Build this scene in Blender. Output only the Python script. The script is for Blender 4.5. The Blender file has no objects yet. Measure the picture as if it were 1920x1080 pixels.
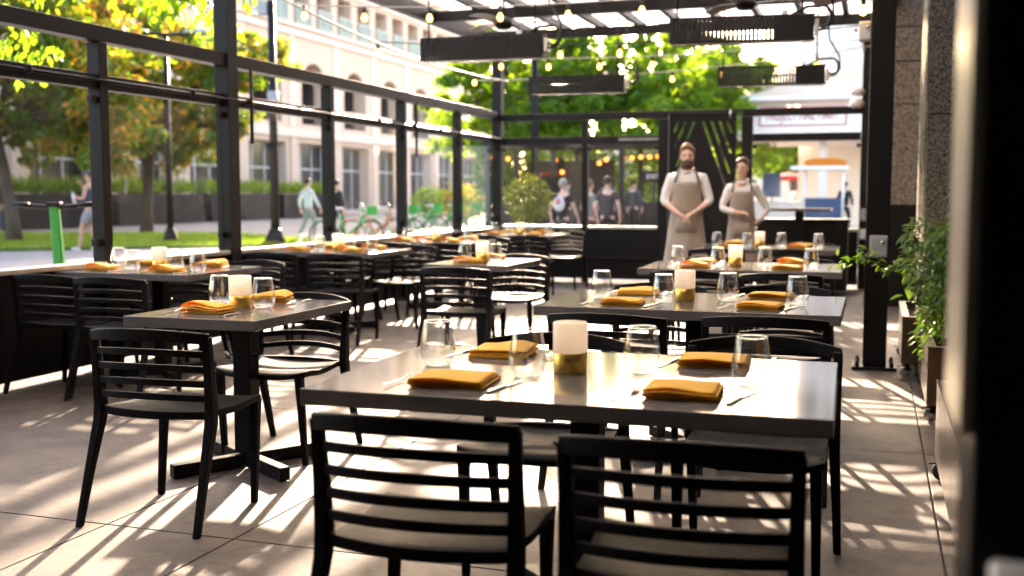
import bpy, bmesh, math, random
from mathutils import Vector, Matrix, Euler, noise
from mathutils.geometry import tessellate_polygon

rnd = random.Random(7)
PI = math.pi
R = math.radians
SC = bpy.context.scene
COL = SC.collection

# ------------------------------------------------------------------ mesh helper
class MB:
    def __init__(s):
        s.v = []; s.f = []; s.sm = []
    def add(s, verts, faces, smooth=False, M=None):
        b = len(s.v)
        for p in verts:
            p = Vector(p)
            if M is not None: p = M @ p
            s.v.append(tuple(p))
        for f in faces:
            s.f.append(tuple(b + i for i in f)); s.sm.append(smooth)
        return s
    def box(s, c, d, rz=0, M=None, top=1.0):
        x, y, z = d[0] / 2, d[1] / 2, d[2] / 2
        vs = [(-x, -y, -z), (x, -y, -z), (x, y, -z), (-x, y, -z),
              (-x * top, -y * top, z), (x * top, -y * top, z), (x * top, y * top, z), (-x * top, y * top, z)]
        T = Matrix.Translation(c) @ Matrix.Rotation(rz, 4, 'Z')
        if M is not None: T = M @ T
        return s.add(vs, [(0, 3, 2, 1), (4, 5, 6, 7), (0, 1, 5, 4), (1, 2, 6, 5), (2, 3, 7, 6), (3, 0, 4, 7)], False, T)
    def b2(s, x0, x1, y0, y1, z0, z1):
        return s.box(((x0 + x1) / 2, (y0 + y1) / 2, (z0 + z1) / 2), (x1 - x0, y1 - y0, z1 - z0))
    def sweep(s, path, sections, smooth=False, cap=True, closed=False):
        """path: list of points (unused), sections: list of rings (lists of points)"""
        n = len(sections[0]); vs = [p for r in sections for p in r]; fs = []
        m = len(sections)
        for i in range(m if closed else m - 1):
            a = i * n; b = ((i + 1) % m) * n
            for j in range(n):
                k = (j + 1) % n
                fs.append((a + j, a + k, b + k, b + j))
        if cap and not closed:
            fs.append(tuple(reversed(range(n)))); fs.append(tuple(range((m - 1) * n, m * n)))
        return s.add(vs, fs, smooth)
    def tube(s, pts, r, seg=8, smooth=True, cap=True, closed=False):
        pts = [Vector(p) for p in pts]; n = len(pts)
        rs = r if isinstance(r, (list, tuple)) else [r] * n
        rings = []; up = None
        for i, p in enumerate(pts):
            a = pts[(i - 1) % n] if (i > 0 or closed) else p
            b = pts[(i + 1) % n] if (i < n - 1 or closed) else p
            t = (b - a)
            t = t.normalized() if t.length > 1e-9 else Vector((0, 0, 1))
            if up is None:
                up = Vector((0, 0, 1)) if abs(t.z) < .9 else Vector((1, 0, 0))
            x = up - t * up.dot(t)
            if x.length < 1e-6: x = t.orthogonal()
            x.normalize(); y = t.cross(x); up = x
            rings.append([p + (x * math.cos(2 * PI * k / seg) + y * math.sin(2 * PI * k / seg)) * rs[i] for k in range(seg)])
        return s.sweep(None, rings, smooth, cap, closed)
    def bar(s, a, b, w, h, up=(0, 0, 1), w2=None, h2=None):
        """rectangular bar from a to b; w across, h along up"""
        a, b = Vector(a), Vector(b); t = (b - a).normalized(); u = Vector(up)
        u = u - t * u.dot(t)
        if u.length < 1e-5: u = t.orthogonal()
        u.normalize(); x = t.cross(u)
        w2 = w if w2 is None else w2; h2 = h if h2 is None else h2
        R_ = []
        for p, ww, hh in ((a, w, h), (b, w2, h2)):
            R_.append([p + x * (-ww / 2) + u * (-hh / 2), p + x * (ww / 2) + u * (-hh / 2), p + x * (ww / 2) + u * (hh / 2), p + x * (-ww / 2) + u * (hh / 2)])
        return s.sweep(None, R_)
    def lathe(s, prof, seg=24, c=(0, 0, 0), smooth=True, sx=1, sy=1, cap=True):
        vs = []; fs = []; n = len(prof); c = Vector(c)
        for (r, z) in prof:
            for k in range(seg):
                a = 2 * PI * k / seg
                vs.append(c + Vector((r * math.cos(a) * sx, r * math.sin(a) * sy, z)))
        for i in range(n - 1):
            for k in range(seg):
                q = (k + 1) % seg
                fs.append((i * seg + k, i * seg + q, (i + 1) * seg + q, (i + 1) * seg + k))
        if cap and prof[0][0] > 1e-6: fs.append(tuple(reversed(range(seg))))
        if cap and prof[-1][0] > 1e-6: fs.append(tuple(range((n - 1) * seg, n * seg)))
        return s.add(vs, fs, smooth)
    def plate(s, outer, holes, t, M):
        """2D plate (u,v) with holes, thickness t along w, placed by matrix M (u,v,w)->world"""
        loops = [[Vector((u, v, 0)) for u, v in outer]] + [[Vector((u, v, 0)) for u, v in h] for h in holes]
        tris = tessellate_polygon(loops)
        flat = [p for l in loops for p in l]
        n = len(flat)
        vs = [p.copy() for p in flat] + [p + Vector((0, 0, t)) for p in flat]
        fs = []
        for a, b, c in tris:
            fs.append((a, c, b)); fs.append((a + n, b + n, c + n))
        o = 0
        for l in loops:
            m = len(l)
            for i in range(m):
                j = (i + 1) % m
                fs.append((o + i, o + j, o + j + n, o + i + n))
            o += m
        return s.add(vs, fs, False, M)
    def build(s, name, mat, parent=None, bevel=0, recalc=True, subsurf=0, loc=None):
        me = bpy.data.meshes.new(name)
        me.from_pydata(s.v, [], s.f)
        me.polygons.foreach_set('use_smooth', s.sm)
        if recalc:
            bm = bmesh.new(); bm.from_mesh(me)
            bmesh.ops.recalc_face_normals(bm, faces=bm.faces)
            bm.to_mesh(me); bm.free()
        me.materials.append(mat)
        o = bpy.data.objects.new(name, me); COL.objects.link(o)
        if parent: o.parent = parent
        if loc: o.location = loc
        if bevel:
            m = o.modifiers.new('bevel', 'BEVEL'); m.width = bevel; m.segments = 2; m.limit_method = 'ANGLE'; m.angle_limit = R(40)
        if subsurf:
            m = o.modifiers.new('sub', 'SUBSURF'); m.levels = subsurf; m.render_levels = subsurf
        return o

def tag(o, label=None, cat=None, group=None, kind=None):
    if label: o['label'] = label
    if cat: o['category'] = cat
    if group: o['group'] = group
    if kind: o['kind'] = kind
    return o
def thing(name, label, cat, loc=(0, 0, 0), rz=0, group=None):
    o = bpy.data.objects.new(name, None); COL.objects.link(o)
    o.empty_display_size = .1
    o.location = loc; o.rotation_euler = (0, 0, rz)
    return tag(o, label, cat, group)
def dup(root, loc, rz, label, group=None):
    def cp(o, par):
        c = o.copy(); COL.objects.link(c)
        if par is not None: c.parent = par
        for ch in kids.get(o.name, []): cp(ch, c)
        return c
    kids = {}
    st = [root]
    while st:
        q = st.pop(); kids[q.name] = list(q.children); st += list(q.children)
    r = cp(root, None)
    r.location = loc; r.rotation_euler = (0, 0, rz); r['label'] = label
    if group: r['group'] = group
    return r
def lerp(a, b, t): return a + (b - a) * t

# ------------------------------------------------------------------ materials
def newmat(name):
    m = bpy.data.materials.new(name); m.use_nodes = True
    nt = m.node_tree
    for n in list(nt.nodes): nt.nodes.remove(n)
    out = nt.nodes.new('ShaderNodeOutputMaterial')
    return m, nt, out
def N(nt, t, **kw):
    n = nt.nodes.new(t)
    for k, v in kw.items():
        if hasattr(n, k): setattr(n, k, v)
        else: n.inputs[k.replace('_', ' ')].default_value = v
    return n
def c4(c): return (c[0], c[1], c[2], 1)
def noise_fac(nt, scale, detail=4, rough=.6, coord='Object', stretch=None, lo=.3, hi=.7):
    tc = N(nt, 'ShaderNodeTexCoord'); src = tc.outputs[coord]
    if stretch:
        mp = N(nt, 'ShaderNodeMapping'); mp.inputs['Scale'].default_value = stretch
        nt.links.new(src, mp.inputs[0]); src = mp.outputs[0]
    no = N(nt, 'ShaderNodeTexNoise'); no.inputs['Scale'].default_value = scale
    no.inputs['Detail'].default_value = detail; no.inputs['Roughness'].default_value = rough
    nt.links.new(src, no.inputs['Vector'])
    mr = N(nt, 'ShaderNodeMapRange'); mr.inputs[1].default_value = lo; mr.inputs[2].default_value = hi
    nt.links.new(no.outputs[0], mr.inputs[0])
    return mr.outputs[0], no.outputs[0]
def mixc(nt, f, a, b):
    m = N(nt, 'ShaderNodeMix', data_type='RGBA')
    if hasattr(f, 'links') or not isinstance(f, (int, float)): nt.links.new(f, m.inputs[0])
    else: m.inputs[0].default_value = f
    for i, x in ((6, a), (7, b)):
        if isinstance(x, (tuple, list)): m.inputs[i].default_value = c4(x)
        else: nt.links.new(x, m.inputs[i])
    return m.outputs[2]
def pbr(name, c1, c2=None, rough=.5, metal=0, scale=8, bump=0, bscale=None, spec=.5, coord='Object', rvar=.12, stretch=None, coat=0, detail=5):
    m, nt, out = newmat(name)
    p = N(nt, 'ShaderNodeBsdfPrincipled')
    p.inputs['Metallic'].default_value = metal
    p.inputs['Specular IOR Level'].default_value = spec
    p.inputs['Coat Weight'].default_value = coat
    c2 = c2 or tuple(x * .8 for x in c1)
    f, raw = noise_fac(nt, scale, detail, .6, coord, stretch)
    nt.links.new(mixc(nt, f, c1, c2), p.inputs['Base Color'])
    mr = N(nt, 'ShaderNodeMapRange'); mr.inputs[3].default_value = max(0, rough - rvar); mr.inputs[4].default_value = min(1, rough + rvar)
    nt.links.new(raw, mr.inputs[0]); nt.links.new(mr.outputs[0], p.inputs['Roughness'])
    if bump:
        f2, raw2 = noise_fac(nt, bscale or scale * 6, 4, .6, coord, stretch)
        b = N(nt, 'ShaderNodeBump'); b.inputs['Strength'].default_value = bump; b.inputs['Distance'].default_value = .01
        nt.links.new(raw2, b.inputs['Height']); nt.links.new(b.outputs[0], p.inputs['Normal'])
    nt.links.new(p.outputs[0], out.inputs[0])
    return m
def leafmat(name, cols, trans, rough=.45, w=.5, flat=None):
    """leaf colour varies per leaf through the 'tint' attribute; the blade lets light through"""
    m, nt, out = newmat(name)
    at = N(nt, 'ShaderNodeAttribute'); at.attribute_name = 'tint'
    r = N(nt, 'ShaderNodeValToRGB')
    els = r.color_ramp.elements
    while len(els) < len(cols): els.new(.5)
    for i, c in enumerate(cols):
        els[i].position = i / (len(cols) - 1); els[i].color = c4(c)
    nt.links.new(at.outputs['Fac'], r.inputs[0])
    p = N(nt, 'ShaderNodeBsdfPrincipled'); p.inputs['Roughness'].default_value = rough
    nt.links.new(r.outputs[0], p.inputs['Base Color'])
    t = N(nt, 'ShaderNodeBsdfTranslucent')
    hs = N(nt, 'ShaderNodeMix', data_type='RGBA', blend_type='MULTIPLY'); hs.inputs[0].default_value = 1
    nt.links.new(r.outputs[0], hs.inputs[6]); hs.inputs[7].default_value = c4(trans)
    nt.links.new(hs.outputs[2], t.inputs[0])
    mx = N(nt, 'ShaderNodeMixShader'); mx.inputs[0].default_value = w
    nt.links.new(p.outputs[0], mx.inputs[1]); nt.links.new(t.outputs[0], mx.inputs[2])
    nt.links.new(mx.outputs[0], out.inputs[0])
    return m
def glass_sheet(name, tint=(1, 1, 1), f0=.04, dust=0, dustcol=(.7, .65, .6), rough=0.0, pow_=5):
    m, nt, out = newmat(name)
    g = N(nt, 'ShaderNodeNewGeometry')
    d = N(nt, 'ShaderNodeVectorMath', operation='DOT_PRODUCT')
    nt.links.new(g.outputs['Incoming'], d.inputs[0]); nt.links.new(g.outputs['Normal'], d.inputs[1])
    a = N(nt, 'ShaderNodeMath', operation='ABSOLUTE'); nt.links.new(d.outputs['Value'], a.inputs[0])
    s1 = N(nt, 'ShaderNodeMath', operation='SUBTRACT'); s1.inputs[0].default_value = 1; nt.links.new(a.outputs[0], s1.inputs[1])
    pw = N(nt, 'ShaderNodeMath', operation='POWER'); nt.links.new(s1.outputs[0], pw.inputs[0]); pw.inputs[1].default_value = pow_
    ma = N(nt, 'ShaderNodeMath', operation='MULTIPLY_ADD'); nt.links.new(pw.outputs[0], ma.inputs[0]); ma.inputs[1].default_value = .7 - f0; ma.inputs[2].default_value = f0
    t = N(nt, 'ShaderNodeBsdfTransparent'); t.inputs[0].default_value = c4(tint)
    gl = N(nt, 'ShaderNodeBsdfGlossy'); gl.inputs['Roughness'].default_value = rough
    mx = N(nt, 'ShaderNodeMixShader')
    nt.links.new(ma.outputs[0], mx.inputs[0]); nt.links.new(t.outputs[0], mx.inputs[1]); nt.links.new(gl.outputs[0], mx.inputs[2])
    last = mx
    if dust:
        f, raw = noise_fac(nt, 1.3, 6, .7, 'Object', (1, 1, .25), .35, .75)
        mm = N(nt, 'ShaderNodeMath', operation='MULTIPLY'); nt.links.new(f, mm.inputs[0]); mm.inputs[1].default_value = dust
        tr = N(nt, 'ShaderNodeBsdfTranslucent'); tr.inputs[0].default_value = c4(dustcol)
        m2 = N(nt, 'ShaderNodeMixShader')
        nt.links.new(mm.outputs[0], m2.inputs[0]); nt.links.new(mx.outputs[0], m2.inputs[1]); nt.links.new(tr.outputs[0], m2.inputs[2])
        last = m2
    nt.links.new(last.outputs[0], out.inputs[0])
    return m
def emit(name, col, s):
    m, nt, out = newmat(name)
    e = N(nt, 'ShaderNodeEmission'); e.inputs[0].default_value = c4(col); e.inputs[1].default_value = s
    nt.links.new(e.outputs[0], out.inputs[0]); return m
def cloth(name, c1, c2, trans, w=.35, scale=30, bump=.2):
    m, nt, out = newmat(name)
    f, raw = noise_fac(nt, scale, 4, .6)
    col = mixc(nt, f, c1, c2)
    p = N(nt, 'ShaderNodeBsdfPrincipled'); p.inputs['Roughness'].default_value = .85; p.inputs['Sheen Weight'].default_value = .2
    p.inputs['Specular IOR Level'].default_value = .2
    nt.links.new(col, p.inputs['Base Color'])
    f2, raw2 = noise_fac(nt, 400, 2, .5)
    b = N(nt, 'ShaderNodeBump'); b.inputs['Strength'].default_value = bump; b.inputs['Distance'].default_value = .002
    nt.links.new(raw2, b.inputs['Height']); nt.links.new(b.outputs[0], p.inputs['Normal'])
    t = N(nt, 'ShaderNodeBsdfTranslucent'); t.inputs[0].default_value = c4(trans)
    mx = N(nt, 'ShaderNodeMixShader'); mx.inputs[0].default_value = w
    nt.links.new(p.outputs[0], mx.inputs[1]); nt.links.new(t.outputs[0], mx.inputs[2]); nt.links.new(mx.outputs[0], out.inputs[0])
    return m

M = {}
M['black'] = pbr('black powder coat', (.013, .011, .011), (.009, .008, .008), .40, 0, 3, .05, 300, .16)
M['blackpanel'] = pbr('black panel', (.012, .010, .010), (.008, .007, .007), .5, 0, 2, .06, 60, .16)
M['chair'] = pbr('charcoal resin', (.013, .0115, .012), (.009, .008, .0085), .52, 0, 12, .12, 500, .08)
M['heater'] = pbr('black heater steel', (.016, .014, .014), (.009, .008, .008), .38, 0, 10, 0, None, .2)
M['steel'] = pbr('stainless steel', (.72, .69, .66), (.55, .53, .50), .22, 1, 6, 0)
M['alu'] = pbr('satin aluminium', (.66, .62, .56), (.5, .46, .42), .38, 1, 8, 0)
M['brass'] = pbr('brushed brass', (.90, .60, .17), (.78, .49, .11), .32, 1, 30, .05, 200, stretch=(1, 1, .08))
M['bronze'] = pbr('bronze planter steel', (.20, .15, .115), (.14, .105, .08), .30, 1, 3, .05, 40)
M['fanblade'] = pbr('satin brown blade', (.24, .21, .19), (.19, .165, .15), .25, 0, 6)
M['cable'] = pbr('black cable', (.015, .014, .014), None, .5)
M['paleline'] = pbr('pale cable', (.55, .50, .45), None, .5)
M['rubber'] = pbr('castor rubber', (.04, .04, .04), None, .6)
M['greybox'] = pbr('grey plastic', (.34, .33, .32), (.27, .26, .25), .5)
M['white'] = pbr('white plastic', (.75, .73, .70), (.66, .64, .62), .45)
M['soil'] = pbr('red brown mulch', (.075, .035, .02), (.03, .016, .01), .95, 0, 60, .8, 90)
M['bark'] = pbr('bark', (.13, .095, .07), (.06, .045, .035), .9, 0, 9, .6, 25, .2, stretch=(1, 1, .25))
M['glass'] = glass_sheet('window glass', (.985, .99, .985), .012, .004)
M['tumbler'] = glass_sheet('tumbler glass', (.985, .99, .99), .10, 0, pow_=2.3)
M['glassbase'] = glass_sheet('glass base', (.95, .985, .97), .16, 0, pow_=2.5)
M['vinyl'] = glass_sheet('clear vinyl', (.9, .9, .88), .08, .25, (.8, .76, .7), .12, 3)
m, nt, out = newmat('solid glass')
g = N(nt, 'ShaderNodeBsdfGlass'); g.inputs['IOR'].default_value = 1.45; g.inputs['Color'].default_value = (.97, 1, .99, 1)
nt.links.new(g.outputs[0], out.inputs[0]); M['solidglass'] = m
M['napkin'] = cloth('yellow linen', (.97, .58, .07), (.92, .51, .055), (.98, .40, .02), .26)
M['shirt'] = cloth('white shirt cotton', (.90, .87, .84), (.84, .81, .78), (.7, .66, .6), .15, 14)
M['apron'] = cloth('taupe apron canvas', (.43, .345, .275), (.37, .295, .235), (.2, .15, .1), .08, 18)
M['apronstrap'] = cloth('dark olive strap', (.05, .055, .03), (.035, .04, .02), (.05, .05, .03), .05)
M['darkcloth'] = cloth('dark grey cotton', (.075, .068, .07), (.05, .045, .047), (.05, .05, .05), .05, 14)
M['blackcloth'] = cloth('black cloth', (.02, .02, .022), (.013, .013, .014), (.02, .02, .02), .03)
M['bluecloth'] = cloth('faded navy cotton', (.05, .085, .12), (.035, .06, .09), (.05, .08, .1), .05)
M['greyshort'] = cloth('grey shorts', (.30, .29, .29), (.22, .21, .21), (.2, .2, .2), .05)
M['mint'] = cloth('pale mint cotton', (.76, .84, .79), (.68, .76, .71), (.5, .6, .5), .12)
M['sage'] = cloth('sage trousers', (.33, .38, .31), (.26, .30, .25), (.2, .25, .2), .05)
M['jeans'] = cloth('blue jeans', (.07, .12, .24), (.05, .08, .16), (.05, .08, .1), .03)
def skinmat(name, c):
    m, nt, out = newmat(name)
    p = N(nt, 'ShaderNodeBsdfPrincipled'); p.inputs['Roughness'].default_value = .5
    f, raw = noise_fac(nt, 25, 3)
    nt.links.new(mixc(nt, f, c, (c[0] * .9, c[1] * .82, c[2] * .78)), p.inputs['Base Color'])
    p.inputs['Subsurface Weight'].default_value = .12; p.inputs['Subsurface Radius'].default_value = (.02, .008, .004)
    nt.links.new(p.outputs[0], out.inputs[0]); return m
M['skin'] = skinmat('skin', (.76, .48, .37))
M['skin2'] = skinmat('tanned skin', (.50, .27, .18))
M['lips'] = skinmat('lips', (.42, .15, .12))
M['blond'] = pbr('dark blond hair', (.26, .15, .07), (.17, .095, .045), .6, 0, 60, .4, 120, .2, stretch=(1, 1, .2))
M['brownhair'] = pbr('brown hair', (.075, .038, .024), (.04, .02, .013), .6, 0, 60, .4, 120, .15, stretch=(1, 1, .2))
M['greyhair'] = pbr('grey blond hair', (.42, .36, .28), (.3, .26, .2), .5, 0, 60, .4, 120, stretch=(1, 1, .2))
M['beard'] = pbr('brown beard', (.085, .045, .028), (.05, .026, .016), .7, 0, 90, .5, 150)
M['eye'] = pbr('dark eye', (.03, .02, .015), None, .15)
M['shoe'] = pbr('shoe leather', (.03, .025, .022), None, .4)
M['paleshoe'] = pbr('pale trainers', (.6, .58, .55), None, .5)
M['green'] = pbr('bright green paint', (.03, .42, .07), (.02, .34, .05), .35, 0, 5)
M['orange'] = pbr('orange paint', (.75, .16, .05), None, .4)
M['tyre'] = pbr('tyre rubber', (.025, .025, .025), None, .7)
M['silver'] = pbr('silver paint', (.55, .55, .55), None, .3, .6)
M['teal'] = pbr('teal railing paint', (.30, .42, .39), (.25, .36, .34), .5)
M['ironrail'] = pbr('black iron rail', (.03, .028, .03), None, .5)
M['cream'] = pbr('peach stucco', (.66, .50, .40), (.60, .455, .36), .85, 0, .6, .1, 20, .2)
M['creamlight'] = pbr('pale stucco trim', (.74, .62, .53), (.69, .575, .49), .8, 0, .8, .1, 20, .2)
M['darkwin'] = pbr('dark window glass', (.030, .034, .040), (.018, .02, .024), .12, 0, .5, 0, None, .6)
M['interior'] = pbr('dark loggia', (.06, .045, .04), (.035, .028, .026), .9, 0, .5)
M['winframe'] = pbr('pale window frame', (.5, .5, .47), None, .5)
M['theatre'] = pbr('off white render', (.86, .79, .73), (.80, .73, .67), .8, 0, .7, .1, 15, .2)
M['soffit'] = pbr('tan soffit', (.76, .60, .49), (.70, .55, .44), .8, 0, .7)
M['signwhite'] = pbr('sign white', (.90, .84, .78), (.86, .80, .74), .5, 0, 2)
M['signred'] = pbr('sign red', (.45, .02, .03), None, .5)
M['awning'] = cloth('orange awning', (.85, .33, .04), (.75, .27, .03), (.9, .35, .03), .4, 3)
M['redcloth'] = cloth('red canvas', (.55, .05, .07), (.45, .04, .06), (.6, .05, .05), .35, 3)
M['carblue'] = pbr('blue car paint', (.05, .10, .20), None, .2, .2, 4, 0, None, .5, coat=.6)
M['carred'] = pbr('red car paint', (.50, .03, .04), None, .2, .2, 4, 0, None, .5, coat=.6)
M['carwhite'] = pbr('white car paint', (.7, .7, .7), None, .2, 0, 4, 0, None, .5, coat=.6)
M['planterdark'] = pbr('dark planter wall', (.017, .016, .019), (.011, .010, .012), .6, 0, 1.5, 0, None, .12)
M['bulb'] = emit('warm bulb', (1, .62, .13), 1.1)
M['redlamp'] = emit('tail lamp', (1, .08, .04), 1.5)
M['warmlamp'] = emit('orange lamp', (1, .30, .06), .7)
M['tubelamp'] = emit('yellow tube lamp', (1, .72, .22), 10)
M['lawn'] = pbr('lawn soil', (.06, .11, .02), (.04, .08, .015), .9, 0, 2, .5, 40, .1)

# frosted polycarbonate roof: diffuses the daylight
m, nt, out = newmat('frosted roof sheet')
t = N(nt, 'ShaderNodeBsdfTranslucent'); f, raw = noise_fac(nt, 1.2, 3)
nt.links.new(mixc(nt, f, (.93, .93, .92), (.86, .86, .84)), t.inputs[0])
gl = N(nt, 'ShaderNodeBsdfGlossy'); gl.inputs['Roughness'].default_value = .35
mx = N(nt, 'ShaderNodeMixShader'); mx.inputs[0].default_value = .06
nt.links.new(t.outputs[0], mx.inputs[1]); nt.links.new(gl.outputs[0], mx.inputs[2]); nt.links.new(mx.outputs[0], out.inputs[0])
M['frost'] = m
# lamp shade of frosted white glass, softly lit from inside
m, nt, out = newmat('frosted lamp glass')
p = N(nt, 'ShaderNodeBsdfPrincipled'); p.inputs['Base Color'].default_value = (.94, .92, .87, 1); p.inputs['Roughness'].default_value = .45
t = N(nt, 'ShaderNodeBsdfTranslucent'); t.inputs[0].default_value = (.96, .93, .86, 1)
mx = N(nt, 'ShaderNodeMixShader'); mx.inputs[0].default_value = .6
nt.links.new(p.outputs[0], mx.inputs[1]); nt.links.new(t.outputs[0], mx.inputs[2])
e = N(nt, 'ShaderNodeEmission'); e.inputs[0].default_value = (1, .66, .40, 1); e.inputs[1].default_value = .014
ad = N(nt, 'ShaderNodeAddShader'); nt.links.new(mx.outputs[0], ad.inputs[0]); nt.links.new(e.outputs[0], ad.inputs[1])
nt.links.new(ad.outputs[0], out.inputs[0]); M['shade'] = m
# compact-stone table top: dark grey with faint pale veins
m, nt, out = newmat('grey stone laminate')
p = N(nt, 'ShaderNodeBsdfPrincipled'); f, raw = noise_fac(nt, 5, 6, .65)
base = mixc(nt, f, (.15, .135, .13), (.105, .094, .09))
p.inputs['Specular IOR Level'].default_value = .34
tc = N(nt, 'ShaderNodeTexCoord'); no = N(nt, 'ShaderNodeTexNoise'); no.inputs['Scale'].default_value = 2.2; no.inputs['Detail'].default_value = 5; no.inputs['Distortion'].default_value = 1.4
nt.links.new(tc.outputs['Object'], no.inputs['Vector'])
s = N(nt, 'ShaderNodeMath', operation='SUBTRACT'); nt.links.new(no.outputs[0], s.inputs[0]); s.inputs[1].default_value = .5
a = N(nt, 'ShaderNodeMath', operation='ABSOLUTE'); nt.links.new(s.outputs[0], a.inputs[0])
mr = N(nt, 'ShaderNodeMapRange'); nt.links.new(a.outputs[0], mr.inputs[0]); mr.inputs[1].default_value = 0; mr.inputs[2].default_value = .006; mr.inputs[3].default_value = .55; mr.inputs[4].default_value = 0
nt.links.new(mixc(nt, mr.outputs[0], base, (.22, .20, .19)), p.inputs['Base Color'])
mr2 = N(nt, 'ShaderNodeMapRange'); nt.links.new(raw, mr2.inputs[0]); mr2.inputs[3].default_value = .07; mr2.inputs[4].default_value = .12
nt.links.new(mr2.outputs[0], p.inputs['Roughness'])
nt.links.new(p.outputs[0], out.inputs[0]); M['stone'] = m
# terrace concrete
m, nt, out = newmat('worn concrete')
p = N(nt, 'ShaderNodeBsdfPrincipled')
f1, r1 = noise_fac(nt, .55, 6, .65, 'Object', None, .35, .68)
f2, r2 = noise_fac(nt, 3.2, 8, .75, 'Object', None, .40, .66)
f3, r3 = noise_fac(nt, 130, 3, .6, 'Object', None, .52, .72)
ca = mixc(nt, f1, (.138, .102, .078), (.107, .078, .058))
cb = mixc(nt, f2, ca, (.058, .043, .034))
cc = mixc(nt, f3, cb, (.038, .030, .025))
tc = N(nt, 'ShaderNodeTexCoord'); vo = N(nt, 'ShaderNodeTexNoise'); vo.inputs['Scale'].default_value = 1.1; vo.inputs['Detail'].default_value = 9; vo.inputs['Distortion'].default_value = .8
nt.links.new(tc.outputs['Object'], vo.inputs['Vector'])
s = N(nt, 'ShaderNodeMath', operation='SUBTRACT'); nt.links.new(vo.outputs[0], s.inputs[0]); s.inputs[1].default_value = .47
a = N(nt, 'ShaderNodeMath', operation='ABSOLUTE'); nt.links.new(s.outputs[0], a.inputs[0])
mr = N(nt, 'ShaderNodeMapRange'); nt.links.new(a.outputs[0], mr.inputs[0]); mr.inputs[2].default_value = .005; mr.inputs[3].default_value = .6; mr.inputs[4].default_value = 0
nt.links.new(mixc(nt, mr.outputs[0], cc, (.04, .032, .027)), p.inputs['Base Color'])
mr3 = N(nt, 'ShaderNodeMapRange'); nt.links.new(r2, mr3.inputs[0]); mr3.inputs[3].default_value = .5; mr3.inputs[4].default_value = .8
nt.links.new(mr3.outputs[0], p.inputs['Roughness'])
b = N(nt, 'ShaderNodeBump'); b.inputs['Strength'].default_value = .35; b.inputs['Distance'].default_value = .004; nt.links.new(r3, b.inputs['Height']); nt.links.new(b.outputs[0], p.inputs['Normal'])
nt.links.new(p.outputs[0], out.inputs[0]); M['concrete'] = m
M['jointdark'] = pbr('joint dirt', (.06, .05, .042), None, .9)
M['paving'] = pbr('pale paving', (.32, .285, .27), (.26, .23, .22), .8, 0, .35, .1, 8, .3)
M['kerb'] = pbr('kerb concrete', (.45, .42, .39), None, .8)
# speckled granite
m, nt, out = newmat('speckled granite')
p = N(nt, 'ShaderNodeBsdfPrincipled'); p.inputs['Roughness'].default_value = .42
tc = N(nt, 'ShaderNodeTexCoord'); vo = N(nt, 'ShaderNodeTexVoronoi'); vo.inputs['Scale'].default_value = 105
nt.links.new(tc.outputs['Object'], vo.inputs['Vector'])
sp = N(nt, 'ShaderNodeSeparateColor'); nt.links.new(vo.outputs['Color'], sp.inputs[0])
r = N(nt, 'ShaderNodeValToRGB'); r.color_ramp.interpolation = 'CONSTANT'
r.color_ramp.elements[0].color = (.045, .035, .028, 1); r.color_ramp.elements[1].position = .36; r.color_ramp.elements[1].color = (.27, .22, .17, 1)
e2 = r.color_ramp.elements.new(.72); e2.color = (.34, .285, .22, 1); e3 = r.color_ramp.elements.new(.9); e3.color = (.17, .14, .11, 1)
nt.links.new(sp.outputs[0], r.inputs[0]); nt.links.new(r.outputs[0], p.inputs['Base Color'])
nt.links.new(p.outputs[0], out.inputs[0]); M['granite'] = m
# foliage
M['leaf_autumn'] = leafmat('turning leaves', [(.045, .13, .015), (.08, .17, .02), (.13, .20, .022), (.28, .215, .03), (.48, .21, .05)], (2.1, 1.9, .9), w=.6)
M['leaf_bright'] = leafmat('fresh green leaves', [(.08, .18, .015), (.14, .25, .02), (.22, .29, .03)], (2.0, 1.9, .8), w=.6)
M['leaf_green'] = leafmat('green leaves', [(.05, .12, .014), (.09, .18, .018), (.16, .23, .025)], (3.0, 2.6, 1.0), w=.62)
M['leaf_dark'] = leafmat('dark glossy leaves', [(.03, .08, .012), (.05, .12, .016), (.10, .17, .02)], (2.8, 2.4, .8), rough=.35, w=.4)
M['leaf_olive'] = leafmat('olive leaves', [(.03, .055, .015), (.07, .10, .03), (.17, .20, .06)], (1.8, 1.7, .8), w=.3)
M['grass'] = leafmat('grass blades', [(.10, .21, .015), (.15, .27, .022), (.22, .31, .03)], (1.5, 1.4, .7), w=.5)
#@@PART2
# ------------------------------------------------------------------ camera
cam = bpy.data.cameras.new('camera'); co = bpy.data.objects.new('camera', cam); COL.objects.link(co)
co.location = (0, 0, 1.28)
yaw, pit = .323, .0869
fw = Vector((-math.sin(yaw) * math.cos(pit), math.cos(yaw) * math.cos(pit), -math.sin(pit)))
co.rotation_euler = fw.to_track_quat('-Z', 'Y').to_euler()
cam.sensor_width = 36; cam.lens = 2030 / 1920 * 36
cam.clip_start = .05; cam.clip_end = 2000
cam.dof.use_dof = True; cam.dof.focus_distance = 4.35; cam.dof.aperture_fstop = 2.1
SC.camera = co

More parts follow.
